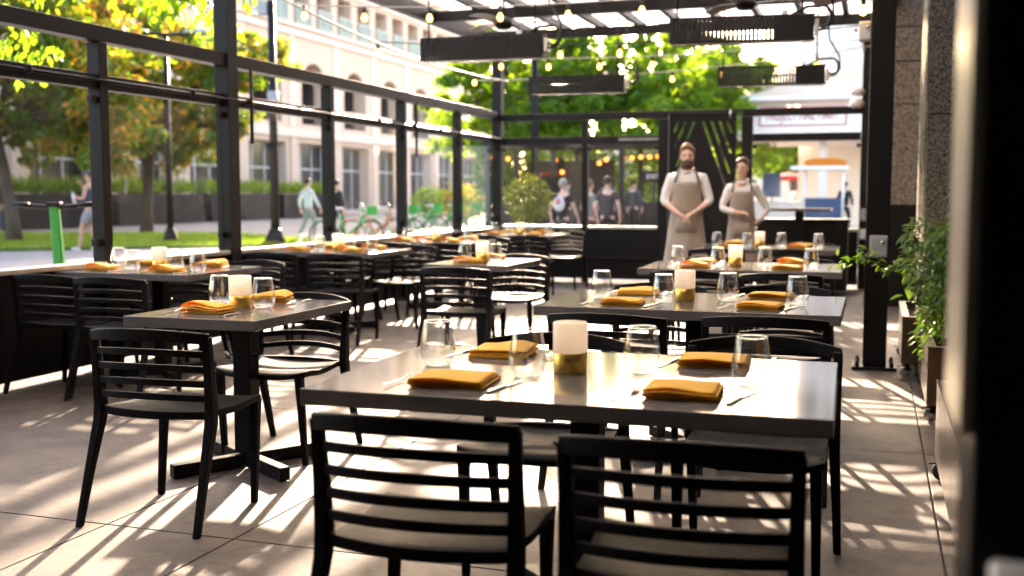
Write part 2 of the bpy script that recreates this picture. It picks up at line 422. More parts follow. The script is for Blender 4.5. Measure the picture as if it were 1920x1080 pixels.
# ------------------------------------------------------------------ light
SUN_EL = R(17.3); SUN_AZ = R(-17.7)          # azimuth from +Y, clockwise positive
W = bpy.data.worlds.new('World'); SC.world = W; W.use_nodes = True
nt = W.node_tree
for n in list(nt.nodes): nt.nodes.remove(n)
wo = nt.nodes.new('ShaderNodeOutputWorld'); bg = nt.nodes.new('ShaderNodeBackground'); sk = nt.nodes.new('ShaderNodeTexSky')
sk.sky_type = 'NISHITA'; sk.sun_disc = False; sk.sun_elevation = SUN_EL; sk.sun_rotation = SUN_AZ
sk.air_density = 1.0; sk.dust_density = 2.2; sk.ozone_density = 1.0
bg.inputs[1].default_value = .15
nt.links.new(sk.outputs[0], bg.inputs[0]); nt.links.new(bg.outputs[0], wo.inputs[0])
sl = bpy.data.lights.new('sun', 'SUN'); sl.energy = 3.2; sl.angle = R(.9); sl.color = (1, .86, .68)
so = bpy.data.objects.new('sun', sl); COL.objects.link(so)
sd = Vector((math.sin(SUN_AZ) * math.cos(SUN_EL), math.cos(SUN_AZ) * math.cos(SUN_EL), math.sin(SUN_EL)))
so.rotation_euler = (-sd).to_track_quat('-Z', 'Y').to_euler(); so.location = (0, 0, 30)
SC.view_settings.view_transform = 'Standard'; SC.view_settings.look = 'None'
SC.view_settings.exposure = 3.1; SC.view_settings.gamma = 1
SC.view_settings.use_white_balance = True; SC.view_settings.white_balance_temperature = 7350; SC.view_settings.white_balance_tint = 19
SC.render.engine = 'CYCLES'
SC.cycles.use_denoising = True
SC.cycles.max_bounces = 10; SC.cycles.transparent_max_bounces = 40; SC.cycles.transmission_bounces = 8; SC.cycles.diffuse_bounces = 5; SC.cycles.glossy_bounces = 5
SC.cycles.caustics_reflective = False; SC.cycles.caustics_refractive = False
SC.cycles.sample_clamp_indirect = 6

# ------------------------------------------------------------------ ground
def structure(o): return tag(o, kind='structure')
structure(MB().b2(-400, 400, -300, 600, -.30, -.02).build('ground', M['paving']))
structure(MB().b2(-6.4, 1.6, -5, 15.75, -.018, -.012).build('terrace_joint_bed', M['jointdark']))
xs = [-6.4, -4.98, -2.8, -2.23, -.02 + .28, 1.6]; ys = [-5, -1.0, 1.2, 3.4, 5.62, 7.82, 10.02, 12.2, 14.4, 15.75]
fl = MB()
for i in range(len(xs) - 1):
    for j in range(len(ys) - 1):
        fl.b2(xs[i] + .004, xs[i + 1] - .004, ys[j] + .004, ys[j + 1] - .004, -.011, 0)
structure(fl.build('floor', M['concrete'], bevel=.002))
lawn_poly = [(-18.7, 19.4), (-14.4, 23.1), (-13.5, 25.6), (-19.2, 29.6), (-26, 27.3), (-34, 21.5), (-27, 12.5)]
lw = MB(); lw.plate(lawn_poly, [], .05, Matrix.Translation((0, 0, -.02)))
structure(lw.build('lawn_bed', M['lawn']))

def tint_attr(me, vals):
    a = me.attributes.new('tint', 'FLOAT', 'FACE'); a.data.foreach_set('value', vals)

def inpoly(x, y, P):
    c = False; n = len(P)
    for i in range(n):
        x1, y1 = P[i]; x2, y2 = P[(i + 1) % n]
        if (y1 > y) != (y2 > y) and x < (x2 - x1) * (y - y1) / (y2 - y1) + x1: c = not c
    return c
vs = []; fs = []; tv = []
rg = random.Random(3); k = 0
while k < 42000:
    x = rg.uniform(-34, -13.4); y = rg.uniform(12.4, 29.7)
    if not inpoly(x, y, lawn_poly): continue
    k += 1
    a = rg.uniform(0, 2 * PI); h = rg.uniform(.05, .11); w = .012; lx, ly = rg.uniform(-.04, .04), rg.uniform(-.04, .04)
    b = len(vs); dx, dy = math.cos(a) * w, math.sin(a) * w
    vs += [(x - dx, y - dy, .03), (x + dx, y + dy, .03), (x + lx, y + ly, .03 + h)]; fs.append((b, b + 1, b + 2)); tv.append(rg.random())
me = bpy.data.meshes.new('lawn_grass'); me.from_pydata(vs, [], fs); tint_attr(me, tv); me.materials.append(M['grass'])
o = bpy.data.objects.new('lawn_grass', me); COL.objects.link(o); tag(o, 'short green grass on the kerbless lawn outside the left windows', kind='stuff')

# ------------------------------------------------------------------ terrace enclosure
WX = -5.35
PY = [1.15, 2.95, 4.75, 6.566, 8.19, 10.04, 11.86, 13.68, 15.3]
gw = thing('glazed_wall', 'long black framed glass wall along the left of the terrace', 'glazed wall', (WX, 8, 0))
def P_(mb, name, mat, par, bev=.004):
    """builds in world coordinates under a parent placed anywhere"""
    o = mb.build(name, mat, par, bevel=bev)
    o.matrix_parent_inverse = Matrix.Translation(par.location).inverted() if par.rotation_euler.z == 0 else (Matrix.Translation(par.location) @ Matrix.Rotation(par.rotation_euler.z, 4, 'Z')).inverted()
    return o
for i, y in enumerate(PY):
    big = abs(y - 8.19) < .01 or abs(y - 15.3) < .01 or abs(y - 1.15) < .01
    w = .15 if big else .09
    P_(MB().b2(WX - .06, WX + .05 if not big else WX + .08, y - w / 2, y + w / 2, 0, 3.42 if big else 2.365), 'post', M['black'], gw)
for i in range(len(PY) - 1):
    y0, y1 = PY[i] + .05, PY[i + 1] - .05
    if abs(PY[i] - 8.19) < .01 or i == 0: y0 += .03
    if abs(PY[i + 1] - 8.19) < .01 or i == len(PY) - 2: y1 -= .03
    P_(MB().b2(WX - .045, WX + .03, y0, y1, 2.03, 2.135), 'mid_rail', M['black'], gw)
    P_(MB().b2(WX - .012, WX - .004, y0 - .005, y1 + .005, .80, 2.03), 'glass_pane', M['glass'], gw, 0)
    P_(MB().b2(WX - .05, WX + .07, y0, y1, .755, .79), 'sill', M['alu'], gw)
    P_(MB().b2(WX - .03, WX + .02, y0, y1, .05, .75), 'base_panel', M['blackpanel'], gw)
    for zz in (1.93, .90):
        P_(MB().b2(WX - .02, WX + .03, y1 - .06, y1 - .003, zz, zz + .05), 'glass_clamp', M['black'], gw)
segs = [(1.22, 8.11), (8.27, 15.22)]
for a, b in segs:
    P_(MB().b2(WX - .065, WX + .055, a, b, 2.37, 2.48), 'top_rail', M['black'], gw)
rod = MB(); rod.tube([(WX + .075, 1.2, 2.085), (WX + .075, 15.2, 2.085)], .014, 8)
P_(rod, 'curtain_rod', M['black'], gw, 0)
for y in (5.8, 7.6, 9.3, 11.1, 12.9):
    P_(MB().b2(WX + .03, WX + .10, y - .012, y + .012, 2.065, 2.12), 'rod_clip', M['black'], gw)
for y in (8.42, 12.05):
    P_(MB().tube([(WX + .11, y, 1.72), (WX + .11, y, 2.36)], .016, 8), 'pull_bar', M['black'], gw, 0)
    P_(MB().b2(WX + .03, WX + .11, y - .03, y + .03, 2.06, 2.11), 'pull_bar_bracket', M['black'], gw)

EY = 15.3
ge = thing('glazed_wall', 'black framed glass wall across the far end of the terrace', 'glazed wall', (-2.7, EY, 0))
EP = [(-5.27, 0), (-4.0, .09), (-2.86, .14), (-1.70, .15), (-.13, .15)]
for x, w in EP[1:]:
    P_(MB().b2(x - w / 2, x + w / 2, EY - .05, EY + .05, 0, 3.42 if x > -.2 else 2.335), 'post', M['black'], ge)
for (x0, x1) in ((-5.26, -4.05), (-3.95, -2.935), (-1.62, -.21)):
    P_(MB().b2(x0, x1, EY - .04, EY + .04, 1.995, 2.10), 'mid_rail', M['black'], ge)
    P_(MB().b2(x0 - .004, x1 + .004, EY - .005, EY + .004, .83, 1.99), 'glass_pane', M['glass'], ge, 0)
    P_(MB().b2(x0, x1, EY - .07, EY + .05, .775, .815), 'sill', M['alu'], ge)
    P_(MB().b2(x0, x1, EY - .025, EY + .025, .05, .77), 'base_panel', M['blackpanel'], ge)
    P_(MB().b2(x0, x1, EY - .05, EY - .026, .33, .36), 'kick_rail', M['black'], ge)
    for xx in (x0, x1 - .05):
        P_(MB().b2(xx, xx + .05, EY - .03, EY + .02, 1.9, 1.95), 'glass_clamp', M['black'], ge)
for (x0, x1) in ((-5.26, -2.79), (-1.77, -.06)):
    P_(MB().b2(x0, x1, EY - .055, EY + .055, 2.34, 2.44), 'top_rail', M['black'], ge)

def text_mesh(txt, size, extr=.002):
    cu = bpy.data.curves.new('t', 'FONT'); cu.body = txt; cu.size = size; cu.extrude = extr; cu.align_x = 'CENTER'; cu.align_y = 'CENTER'
    ob = bpy.data.objects.new('t', cu); COL.objects.link(ob)
    dg = bpy.context.evaluated_depsgraph_get()
    me = bpy.data.meshes.new_from_object(ob.evaluated_get(dg))
    bpy.data.objects.remove(ob); bpy.data.curves.remove(cu)
    return me
def text_obj(name, txt, size, mat, parent, loc, rot, extr=.002, sx=1):
    me = text_mesh(txt, size, extr); me.name = name; me.materials.clear(); me.materials.append(mat)
    o = bpy.data.objects.new(name, me); COL.objects.link(o); o.parent = parent; o.location = loc; o.rotation_euler = rot; o.scale = (sx, 1, 1)
    return o
t = text_obj('lettering', 'MAXIMUM OCCUPANCY 49', .052, M['white'], ge, (-.48, -.044, 2.048), (PI / 2, 0, 0))

# entry panel with V slits
sl_ = []
for (xt, xb, zb) in ((.10, .02, 1.95), (.235, .06, 1.80), (.37, .10, 1.62)):
    sl_.append((xt, xb, zb))
holes = []
def slit(xt, zt, xb, zb, w=.032): holes.append([(xt, zt), (xt + w, zt), (xb + w, zb), (xb, zb)])
slit(.10, 2.28, .055, 2.14); slit(.21, 2.28, .06, 1.92); slit(.33, 2.28, .09, 1.66)
slit(.455, 2.28, .80, 1.32); slit(.575, 2.28, .83, 1.56); slit(.685, 2.28, .84, 1.84); slit(.79, 2.28, .85, 2.12)
ep = thing('entry_panel', 'black metal panel with slanted slits forming a V behind the servers', 'panel', (-2.78, EY, 0))
MM = Matrix(((1, 0, 0, -2.78), (0, 0, 1, EY - .012), (0, 1, 0, 0), (0, 0, 0, 1)))
pm = MB(); pm.plate([(0, .03), (.93, .03), (.93, 2.40), (0, 2.40)], holes, .02, MM)
P_(pm, 'slit_panel', M['blackpanel'], ep, 0)
P_(MB().b2(-2.79, -1.775, EY - .05, EY + .05, 2.405, 2.44), 'frame', M['black'], ep)
P_(MB().tube([(-1.93, EY - .06, 2.3), (-1.93, EY - .06, 2.43)], .012), 'hinge_pin', M['steel'], ep, 0)

# roof: purlins, rafters, frosted sheets
rf = thing('pergola_roof', 'black steel pergola roof with frosted white panels', 'roof', (-2.6, 8, 3.4))
RY = [1.2, 2.9, 4.6, 6.3, 8.2, 9.5, 11.15, 12.85, 14.7]
for y in RY:
    P_(MB().b2(-5.33, .12, y - .045, y + .045, 3.43, 3.56), 'purlin', M['black'], rf)
for x in (-5.38, .17):
    P_(MB().b2(x - .055, x + .048, 1.0, 15.36, 3.42, 3.60), 'eave_beam', M['black'], rf)
nx = 10
for i in range(1, nx):
    x = -5.33 + 5.45 * i / nx
    P_(MB().b2(x - .035, x + .035, 1.1, 15.3, 3.565, 3.66), 'rafter', M['black'], rf)
for i in range(nx):
    x0 = -5.33 + 5.45 * i / nx; x1 = -5.33 + 5.45 * (i + 1) / nx
    P_(MB().b2(x0 + .01, x1 - .01, 1.05, 15.3, 3.665, 3.675), 'roof_sheet', M['frost'], rf, 0)
# restaurant the terrace leans on: right wall; rear parts unseen, added to block light
rb = thing('restaurant_building', 'granite clad restaurant building on the right of the terrace', 'building', (1.3, 5, 0))
P_(MB().b2(1.25, 1.8, -4, 26, 0, 9), 'side_wall', M['blackpanel'], rb)
P_(MB().b2(-9, 1.24, -4.6, -4, 0, 9), 'rear_blocker', M['blackpanel'], rb)  # unseen wall added to block light from behind the camera
P_(MB().b2(-5.6, 1.24, -3.99, .98, 3.42, 3.7), 'canopy', M['blackpanel'], rb)  # opaque cover, out of view, added to cut skylight from above
P_(MB().b2(-5.6, -5.3, -3.99, 1.0, 0, 3.41), 'end_wall', M['blackpanel'], rb)  # unseen dark screen added to close the open left side against daylight
def pillar(x0, x1, y0, y1, joints, label, base=None):
    p = thing('granite_pillar', label, 'pillar', ((x0 + x1) / 2, (y0 + y1) / 2, 0))
    z = 0
    for j in joints + [4.2]:
        P_(MB().b2(x0, x1, y0, y1, z + .006, j - .006), 'granite_block', M['granite'] if not (base and z < base - .01) else M['blackpanel'], p, .006)
        z = j
    P_(MB().b2(x0 + .02, x1 - .02, y0 + .02, y1 - .02, 0, 4.2), 'core', M['jointdark'], p, 0)
    return p
pillar(-.10, .48, 13.0, 13.6, [1.15, 2.28, 2.75, 3.13], 'far granite pillar with a dark plinth beside the black column', 1.15)
pillar(.335, 1.2, 9.2, 9.9, [.9, 1.90, 2.9], 'near speckled granite pillar rising behind the climbing plant')

# free standing black columns
def column(x, y, w, label, plate=True, h=3.39):
    c = thing('steel_column', label, 'column', (x, y, 0))
    P_(MB().b2(x - w / 2, x + w / 2, y - w / 2, y + w / 2, .025 if plate else 0, h), 'shaft', M['black'], c, .006)
    if plate:
        P_(MB().b2(x - .155, x + .155, y - .155, y + .155, 0, .024), 'base_plate', M['black'], c)
        for sx in (-.12, .12):
            for sy in (-.12, .12):
                P_(MB().lathe([(.016, .024), (.016, .055), (.009, .055), (.009, .07), (0, .07)], 6, (x + sx, y + sy, 0), False), 'bolt', M['black'], c, 0)
    return c
column(.022, 8.36, .165, 'tall black steel column on a bolted plate at the right')
fc = column(.190, 1.282, .175, 'blurred black post close to the camera at the right edge')
P_(MB().b2(.088, .1015, 1.196, 1.44, 1.03, 3.3), 'sheen_strip', M['alu'], fc, .001)  # pale strip added for the bright reflection on the post's left face
ob_ = thing('outlet_box', 'blurred white outlet box on the near post at bottom right', 'outlet box', (.155, 1.165, .872))
MB().box((0, 0, 0), (.07, .05, .07)).build('box', M['white'], ob_, .008); MB().box((0, -.028, 0), (.055, .006, .06)).build('cover', M['white'], ob_, .002)
# clear roll-down screen, nearly edge on
cs = thing('clear_screen', 'clear upright screen strip in front of the granite pillar', 'screen', (.335, 8.6, 0))
P_(MB().b2(.315, .325, 8.45, 9.15, .02, 3.4), 'sheet', M['vinyl'], cs, 0)
P_(MB().tube([(.322, 8.44, .02), (.322, 8.44, 3.4)], .022, 10), 'clear_edge_roll', M['vinyl'], cs, 0)
# boxes on the column
def wall_box(x, y, z, w, h, label, mat, name='junction_box', cat='electrical box'):
    b = thing(name, label, cat, (x, y, z))
    MB().box((0, 0, 0), (w, .06, h)).build('box', mat, b, .006)
    MB().box((0, -.034, 0), (w * .85, .01, h * .85)).build('cover', mat, b, .003)
    MB().lathe([(.012, 0), (.012, .01), (0, .01)], 8, (0, 0, 0)).build('screw', M['steel'], b).matrix_local = Matrix.Translation((w * .2, -.04, h * .2)) @ Matrix.Rotation(PI / 2, 4, 'X')
    return b
wall_box(.03, 8.24, .90, .125, .16, 'grey outlet box on the tall black column', M['greybox'])
wall_box(-.13, 15.21, 1.0, .11, .16, 'grey switch box on the far right end post', M['greybox'])
wall_box(-.13, 15.21, .74, .11, .13, 'pale socket plate low on the far right end post', M['white'])
b = wall_box(-.105, 8.30, 2.44, .085, .14, 'pale control box high on the tall black column', M['white'])
MB().tube([(-.02, 0, -.06), (-.0, -.02, -.14)], .011).build('conduit_stub', M['white'], b)
MB().tube([(-.05, 0, .02), (-.075, 0, .02)], .018).build('cable_gland', M['white'], b)
# far right white cups on end post (two dome speakers)
for k, z in enumerate((2.62, 2.47)):
    s = thing('dome_floodlight', ('upper' if k == 0 else 'lower') + ' white dome lamp beside the far right end post', 'dome lamp', (-.27, EY - .1, z))
    MB().lathe([(0, -.06), (.06, -.055), (.085, -.02), (.085, .02), (.06, .055), (0, .065)], 16).build('dome', M['white'], s)
    MB().tube([(.0, .0, 0), (.09, .02, 0)], .02).build('bracket', M['white'], s)

# ------------------------------------------------------------------ heaters, fans, string lights
def heater(x, y, z, rz, label, L=1.18):
    h = thing('patio_heater', label, 'patio heater', (x, y, z), rz, 'electric heaters hung from the roof')
    hx = L / 2; D = .085; Hh = .098
    b = MB()
    b.box((0, 0, Hh), (L, .12, .012)); b.box((0, 0, -Hh), (L, .17, .012)); b.box((-hx + .004, 0, 0), (.008, .15, .18))
    b.box((hx - .16, 0, 0), (.30, .15, .184))
    b.bar((-hx, -.062, Hh), (hx, -.062, Hh), .012, .016); b.bar((-hx, -.082, -Hh), (hx, -.082, -Hh), .012, .016)
    b.build('body', M['heater'], h, .003)
    n = 26
    for s in (-1, 1):
        g = MB()
        for i in range(n):
            xx = -hx + .02 + (L - .34) * i / (n - 1)
            g.bar((xx, s * .084, -Hh), (xx, s * .064, Hh), .0255, .006, (0, 1, 0))
        g.build('grille', M['heater'], h)
    MB().tube([(-hx + .05, 0, 0), (hx - .32, 0, 0)], .009, 8).build('element', M['steel'], h)
    MB().box((0, 0, -Hh - .012), (L * .96, .12, .012)).build('glass_base', M['steel'], h, .002)
    e = MB(); e.box((hx + .015, 0, 0), (.03, .13, .12)); e.build('end_cap', M['alu'], h, .006)
    for s in (-hx + .06, hx - .10):
        MB().tube([(s, 0, Hh), (s, 0, 3.37 - z)], .008, 6).build('hanger_rod', M['black'], h)
        MB().box((s, 0, 3.36 - z), (.07, .05, .012)).build('hanger_plate', M['black'], h)
    c = [(hx + .03, 0, .02)]
    for k in range(13):
        a = -PI / 2 + k * PI / 11
        c.append((hx + .06 + .07 * math.cos(a), 0, .09 + .085 * math.sin(a)))
    c += [(hx - .06, 0, .17), (hx - .20, 0, .10)]
    MB().tube(c, .013, 7).build('cable', M['cable'], h)
    c2 = [(hx + .03, 0, -.02), (hx + .10, 0, -.01), (hx + .15, 0, .06), (hx + .14, 0, .2), (hx + .03, 0, .38), (hx - .0, 0, 3.36 - z)]
    MB().tube(c2, .010, 6).build('power_lead', M['cable'], h)
    MB().box((hx - .24, -.03, .115), (.05, .004, .06)).build('warning_tag', M['white'], h)
    return h
heater(-3.43, 9.42, 2.60, .02, 'left front black heater with glowing slots under the roof')
heater(-1.10, 9.30, 2.64, .10, 'right front black heater, the largest of the four')
heater(-3.47, 12.87, 2.60, .08, 'left rear black heater in front of green trees')
heater(-1.15, 12.6, 2.60, .09, 'right rear black heater in front of the pale canopy')

def fan(x, y, z, rz, label, rad=.62, nb=3, tilt=.18, bw=.13):
    f = thing('ceiling_fan', label, 'ceiling fan', (x, y, z), rz, 'fans under the roof')
    MB().lathe([(0, .40), (.075, .40), (.07, .33), (.03, .31), (0, .31)], 16).build('canopy', M['black'], f)
    MB().tube([(0, 0, .05), (0, 0, .34)], .011, 8).build('downrod', M['black'], f)
    MB().lathe([(0, -.06), (.07, -.05), (.10, -.01), (.08, .04), (.03, .07), (0, .07)], 18).build('motor_hub', M['black'], f)
    for k in range(nb):
        Mt = Matrix.Rotation(2 * PI * k / nb, 4, 'Z') @ Matrix.Rotation(tilt, 4, 'X')
        b = MB(); secs = []
        for i in range(9):
            t = i / 8; xx = .08 + (rad - .08) * t; w = bw * (.45 + .9 * math.sin(PI * min(1, .15 + .75 * t)) * .6); zz = .02 * math.sin(PI * t)
            secs.append([Mt @ Vector((xx, -w / 2, zz)), Mt @ Vector((xx, w / 2, zz)), Mt @ Vector((xx, w / 2, zz + .009)), Mt @ Vector((xx, -w / 2, zz + .009))])
        b.sweep(None, secs); b.build('blade', M['fanblade'], f, .002)
    return f
fan(-3.62, 10.55, 2.99, .35, 'left ceiling fan over the left front heater')
fan(-1.17, 10.2, 3.0, .2, 'middle ceiling fan just above the right front heater')
fan(-.24, 9.5, 2.93, 2.2, 'right ceiling fan close to the tall black column', .55, 3, .5, .2)

def bulb_parts(par, p):
    s = MB().lathe([(0, 0), (.016, 0), (.018, -.035), (.015, -.06), (0, -.06)], 10); so_ = s.build('socket', M['cable'], None, loc=p)
    b = MB().lathe([(0, 0), (.012, -.002), (.025, -.024), (.029, -.044), (.022, -.068), (0, -.078)], 12)
    bo = b.build('bulb', M['bulb'], par, loc=(p[0], p[1], p[2] - .058)); so_.parent = bo; so_.location = (0, 0, .058)
    return bo
def string(label, pts, bulbs, mat, r=.006):
    s = thing('string_light', label, 'string lights', (0, 0, 0), 0, 'strings of warm bulbs under the roof')
    path = []
    for a, b in zip(pts[:-1], pts[1:]):
        a, b = Vector(a), Vector(b)
        for i in range(10):
            t = i / 10; p = a.lerp(b, t); p.z -= .10 * (b - a).length / 5 * 4 * t * (1 - t); path.append(p)
    path.append(Vector(pts[-1]))
    MB().tube(path, r, 6).build('cable', mat, s)
    for f in bulbs:
        i = min(int(f * (len(path) - 1)), len(path) - 2); q = path[i].lerp(path[i + 1], f * (len(path) - 1) - i)
        bulb_parts(s, (q.x, q.y, q.z - .004))
    return s
string('nearest string of warm bulbs crossing below the roof', [(-5.3, 9.4, 3.085), (.0, 9.4, 3.04)], [.01, .13, .255, .385, .505, .63], M['paleline'])
string('string of bulbs along the left eave on a pale cable', [(-5.15, 8.2, 3.10), (-5.15, 15.2, 2.92)], [.375, .80], M['paleline'], .010)
string('string of bulbs over the rear heaters', [(-5.3, 12.8, 3.0), (.0, 12.8, 3.0)], [.165, .28, .40, .52], M['paleline'])
string('string of bulbs between the two rows of heaters', [(-5.3, 11.1, 2.96), (.0, 11.1, 2.90)], [.40, .52], M['cable'])
string('rear string of bulbs before the far glass wall', [(-5.3, 14.3, 2.85), (-.1, 14.3, 3.1)], [.525, .645, .875], M['paleline'])
string('short string drooping to the tall black column', [(-.9, 6.4, 3.1), (-.07, 8.33, 2.66)], [.94], M['cable'])
#@@PART3
# ------------------------------------------------------------------ furniture
def slat_mesh(zc, h, t, bulge, crown, xw, y0, n=14, hmid=None):
    mb = MB(); secs = []
    for i in range(n + 1):
        u = -1 + 2 * i / n; q = 1 - u * u
        x = xw * u; y = y0 - bulge * q; z = zc + crown * q
        hh = h * (1 + (hmid or 0) * q)
        secs.append([(x, y - t / 2, z - hh / 2), (x, y + t / 2, z - hh / 2), (x, y + t / 2, z + hh / 2), (x, y - t / 2, z + hh / 2)])
    mb.sweep(None, secs); return mb
def make_chair():
    c = thing('slatted_chair', '', 'chair', (0, 0, 0), 0, 'charcoal slatted chairs around the tables')
    # moulded seat shell
    mb = MB(); nu, nv = 14, 14; top = []; bot = []
    for j in range(nv + 1):
        v = j / nv
        for i in range(nu + 1):
            u = -1 + 2 * i / nu
            hw = lerp(.228, .245, v) * (1 - .10 * max(0, v - .8) / .2 * 0)
            y = lerp(-.115, .305, v) - .035 * (abs(u) ** 4) * v - .05 * (1 - u * u) * (1 - v) ** 3
            x = u * hw
            dip = -.020 * (1 - u * u) * math.sin(PI * min(1, .1 + v * .95))
            edge = .006 * abs(u) ** 3 * math.cos(v * 2 * PI)
            lip = -.020 * max(0, (v - .82) / .18) ** 2 * (1 - abs(u) ** 3)
            z = .446 + dip + edge + lip
            top.append((x, y, z)); bot.append((x * .985, y, z - .018 - .010 * abs(u) ** 4))
    n = len(top); fs = []
    w = nu + 1
    for j in range(nv):
        for i in range(nu):
            a = j * w + i; fs.append((a, a + 1, a + w + 1, a + w)); fs.append((n + a, n + a + w, n + a + w + 1, n + a + 1))
    for i in range(nu):
        fs.append((i, n + i, n + i + 1, i + 1)); a = nv * w + i; fs.append((a, a + 1, n + a + 1, n + a))
    for j in range(nv):
        a = j * w; fs.append((a, a + w, n + a + w, n + a)); a += nu; fs.append((a, n + a, n + a + w, a + w))
    mb.add(top + bot, fs, True); mb.build('seat', M['chair'], c, bevel=.003)
    for s in (-1, 1):
        f = MB(); f.sweep(None, [[(s * x + dx, y + dy, z) for dx, dy in ((-w_, -w_), (w_, -w_), (w_, w_), (-w_, w_))] for x, y, z, w_ in
            ((.222, .235, 0, .0125), (.219, .262, .30, .016), (.217, .272, .43, .019))])
        f.build('leg', M['chair'], c, bevel=.004)
        r = MB(); r.sweep(None, [[(s * x + dx, y + dy, z) for dx, dy in ((-w_, -d_), (w_, -d_), (w_, d_), (-w_, d_))] for x, y, z, w_, d_ in
            ((.257, -.250, 0, .0135, .013), (.252, -.18, .22, .0155, .017), (.247, -.118, .40, .018, .024), (.2465, -.112, .46, .018, .024), (.2475, -.122, .60, .0165, .019), (.250, -.137, .742, .015, .015))])
        r.build('leg', M['chair'], c, bevel=.005)
    slat_mesh(.437, .032, .030, .052, .0, .240, -.105).build('seat_rail', M['chair'], c, bevel=.004)
    b = slat_mesh(.733, .042, .017, .088, .020, .262, -.138, 18, .12).build('backrest', M['chair'], c, bevel=.005)
    for z in (.672, .614, .557, .501):
        slat_mesh(z, .026, .013, .078, .014, .245, lerp(-.112, -.136, (z - .45) / .28)).build('slat', M['chair'], b, bevel=.003)
    return c
CHAIR = make_chair(); chair_used = [False]
def chair(x, y, rz, label):
    if not chair_used[0]:
        chair_used[0] = True; CHAIR.location = (x, y, 0); CHAIR.rotation_euler = (0, 0, rz); CHAIR['label'] = label; return CHAIR
    return dup(CHAIR, (x, y, 0), rz, label)

def make_table(w, d, diag, name='dining_table'):
    t = thing(name, '', 'table', (0, 0, 0), 0, 'grey stone topped dining tables')
    MB().box((0, 0, .7275), (w, d, .045)).build('tabletop', M['stone'], t, .003)
    MB().box((0, 0, .698), (.34, .34, .012)).build('mounting_plate', M['black'], t, .002)
    col = MB().box((0, 0, .38), (.088, .088, .62)).build('column', M['black'], t, .004)
    for s in (-1, 1):
        MB().tube([(s * .045, -.01, .53), (s * .085, -.015, .525), (s * .10, -.02, .545)], .006, 6).build('bag_hook', M['steel'], col)
    for k in range(4):
        a = diag + k * PI / 2; dx, dy = math.cos(a), math.sin(a); L = .37
        MB().bar((dx * .03, dy * .03, .034), (dx * L, dy * L, .034), .052, .060).build('base_foot', M['black'], t, .004)
    return t
T4 = make_table(1.40, .915, R(45)); T2 = make_table(.65, .915, R(57)); TL = make_table(1.07, .915, R(45))
used = {}
def table(proto, x, y, rz, label):
    if proto.name not in used:
        used[proto.name] = 1; proto.location = (x, y, 0); proto.rotation_euler = (0, 0, rz); proto['label'] = label; return proto
    return dup(proto, (x, y, 0), rz, label)

# --- table ware prototypes
def make_tumbler():
    g = thing('stemless_glass', '', 'glass', (0, 0, 0), 0, 'empty stemless glasses on the tables')
    prof = [(.034, .0), (.040, .004), (.050, .022), (.0555, .045), (.0535, .075), (.047, .11), (.0425, .138), (.0418, .1395), (.0408, .138),
            (.0452, .11), (.0516, .075), (.0535, .046), (.048, .025), (.036, .014), (0, .0125)]
    o = MB().lathe(prof, 28).build('bowl', M['tumbler'], g)
    MB().lathe([(.0325, .0005), (.038, .0035), (.040, .010), (.034, .0122), (0, .0115)], 24).build('thick_base', M['glassbase'], g)
    MB().lathe([(.0425, .1372), (.0433, .1385), (.0425, .1405), (.0408, .1405), (.0402, .1385), (.0408, .1372), (.0425, .1372)], 28, cap=False).build('rim', M['solidglass'], g)
    return g
def make_lamp():
    l = thing('table_lamp', '', 'lamp', (0, 0, 0), 0, 'brass and frosted table lamps')
    MB().lathe([(.047, 0), (.050, .002), (.050, .060), (.048, .0615), (0, .0615)], 32).build('base', M['brass'], l)
    MB().lathe([(.0495, .062), (.0515, .064), (.0515, .147), (.049, .151), (.044, .152), (.044, .150), (.047, .147), (.048, .066), (0, .066)], 32).build('lamp_shade', M['shade'], l)
    return l
def make_napkin(puff, w=.215, d=.15, layers=5, th=.0065, seed=0, roll=0):
    n = thing('folded_napkin', '', 'napkin', (0, 0, 0), 0, 'yellow napkins folded on the tables')
    rr = random.Random(seed)
    prof = []   # (x, z, layer)
    for L in range(layers):
        z = .003 + L * th; xs_ = [(-w / 2 + .006) + (w - .012) * i / 14 for i in range(15)]
        if L % 2: xs_.reverse()
        for x in xs_: prof.append((x, z, L))
        if L < layers - 1:
            e = 1 if L % 2 == 0 else -1
            for a in (-45, 0, 45):
                prof.append((e * (w / 2 - .006 + .006 * math.cos(R(a))) * (1 - .012 * L), z + th / 2 + th / 2 * math.sin(R(a)), L + .5))
    nv = 10; vs = []; fs = []
    for j in range(nv + 1):
        v = j / nv
        for (x, z, L) in prof:
            u = x / w + .5; k = L / (layers - 1)
            bx = math.exp(-((u - .34) / .26) ** 2); by = (1 - v) ** 1.3
            zz = z + puff * (k ** 1.6) * (.55 * bx * by + .45 * math.sin(PI * u) * math.sin(PI * (v * .8 + .1)))
            zz += roll * k * math.exp(-((u - .15) / .16) ** 2) * (.6 + .4 * by)
            zz += .0012 * noise.noise(Vector((x * 30, v * 5, L + seed)))
            yy = lerp(-d / 2, d / 2, v) * (1 - .02 * L) + .004 * L * math.sin(seed + L) + .010 * (k) * bx * (-(1 - v))
            vs.append((x + .0025 * math.sin(L * 2.1 + seed), yy, zz))
    m_ = len(prof)
    for j in range(nv):
        for i in range(m_ - 1):
            a = j * m_ + i; fs.append((a, a + 1, a + m_ + 1, a + m_))
    mb = MB(); mb.add(vs, fs, True)
    # the cloth itself: one mesh, layers are its folds
    o = mb.build('cloth', M['napkin'], n, recalc=False)
    s = o.modifiers.new('thick', 'SOLIDIFY'); s.thickness = .0022; s.offset = 0
    return n
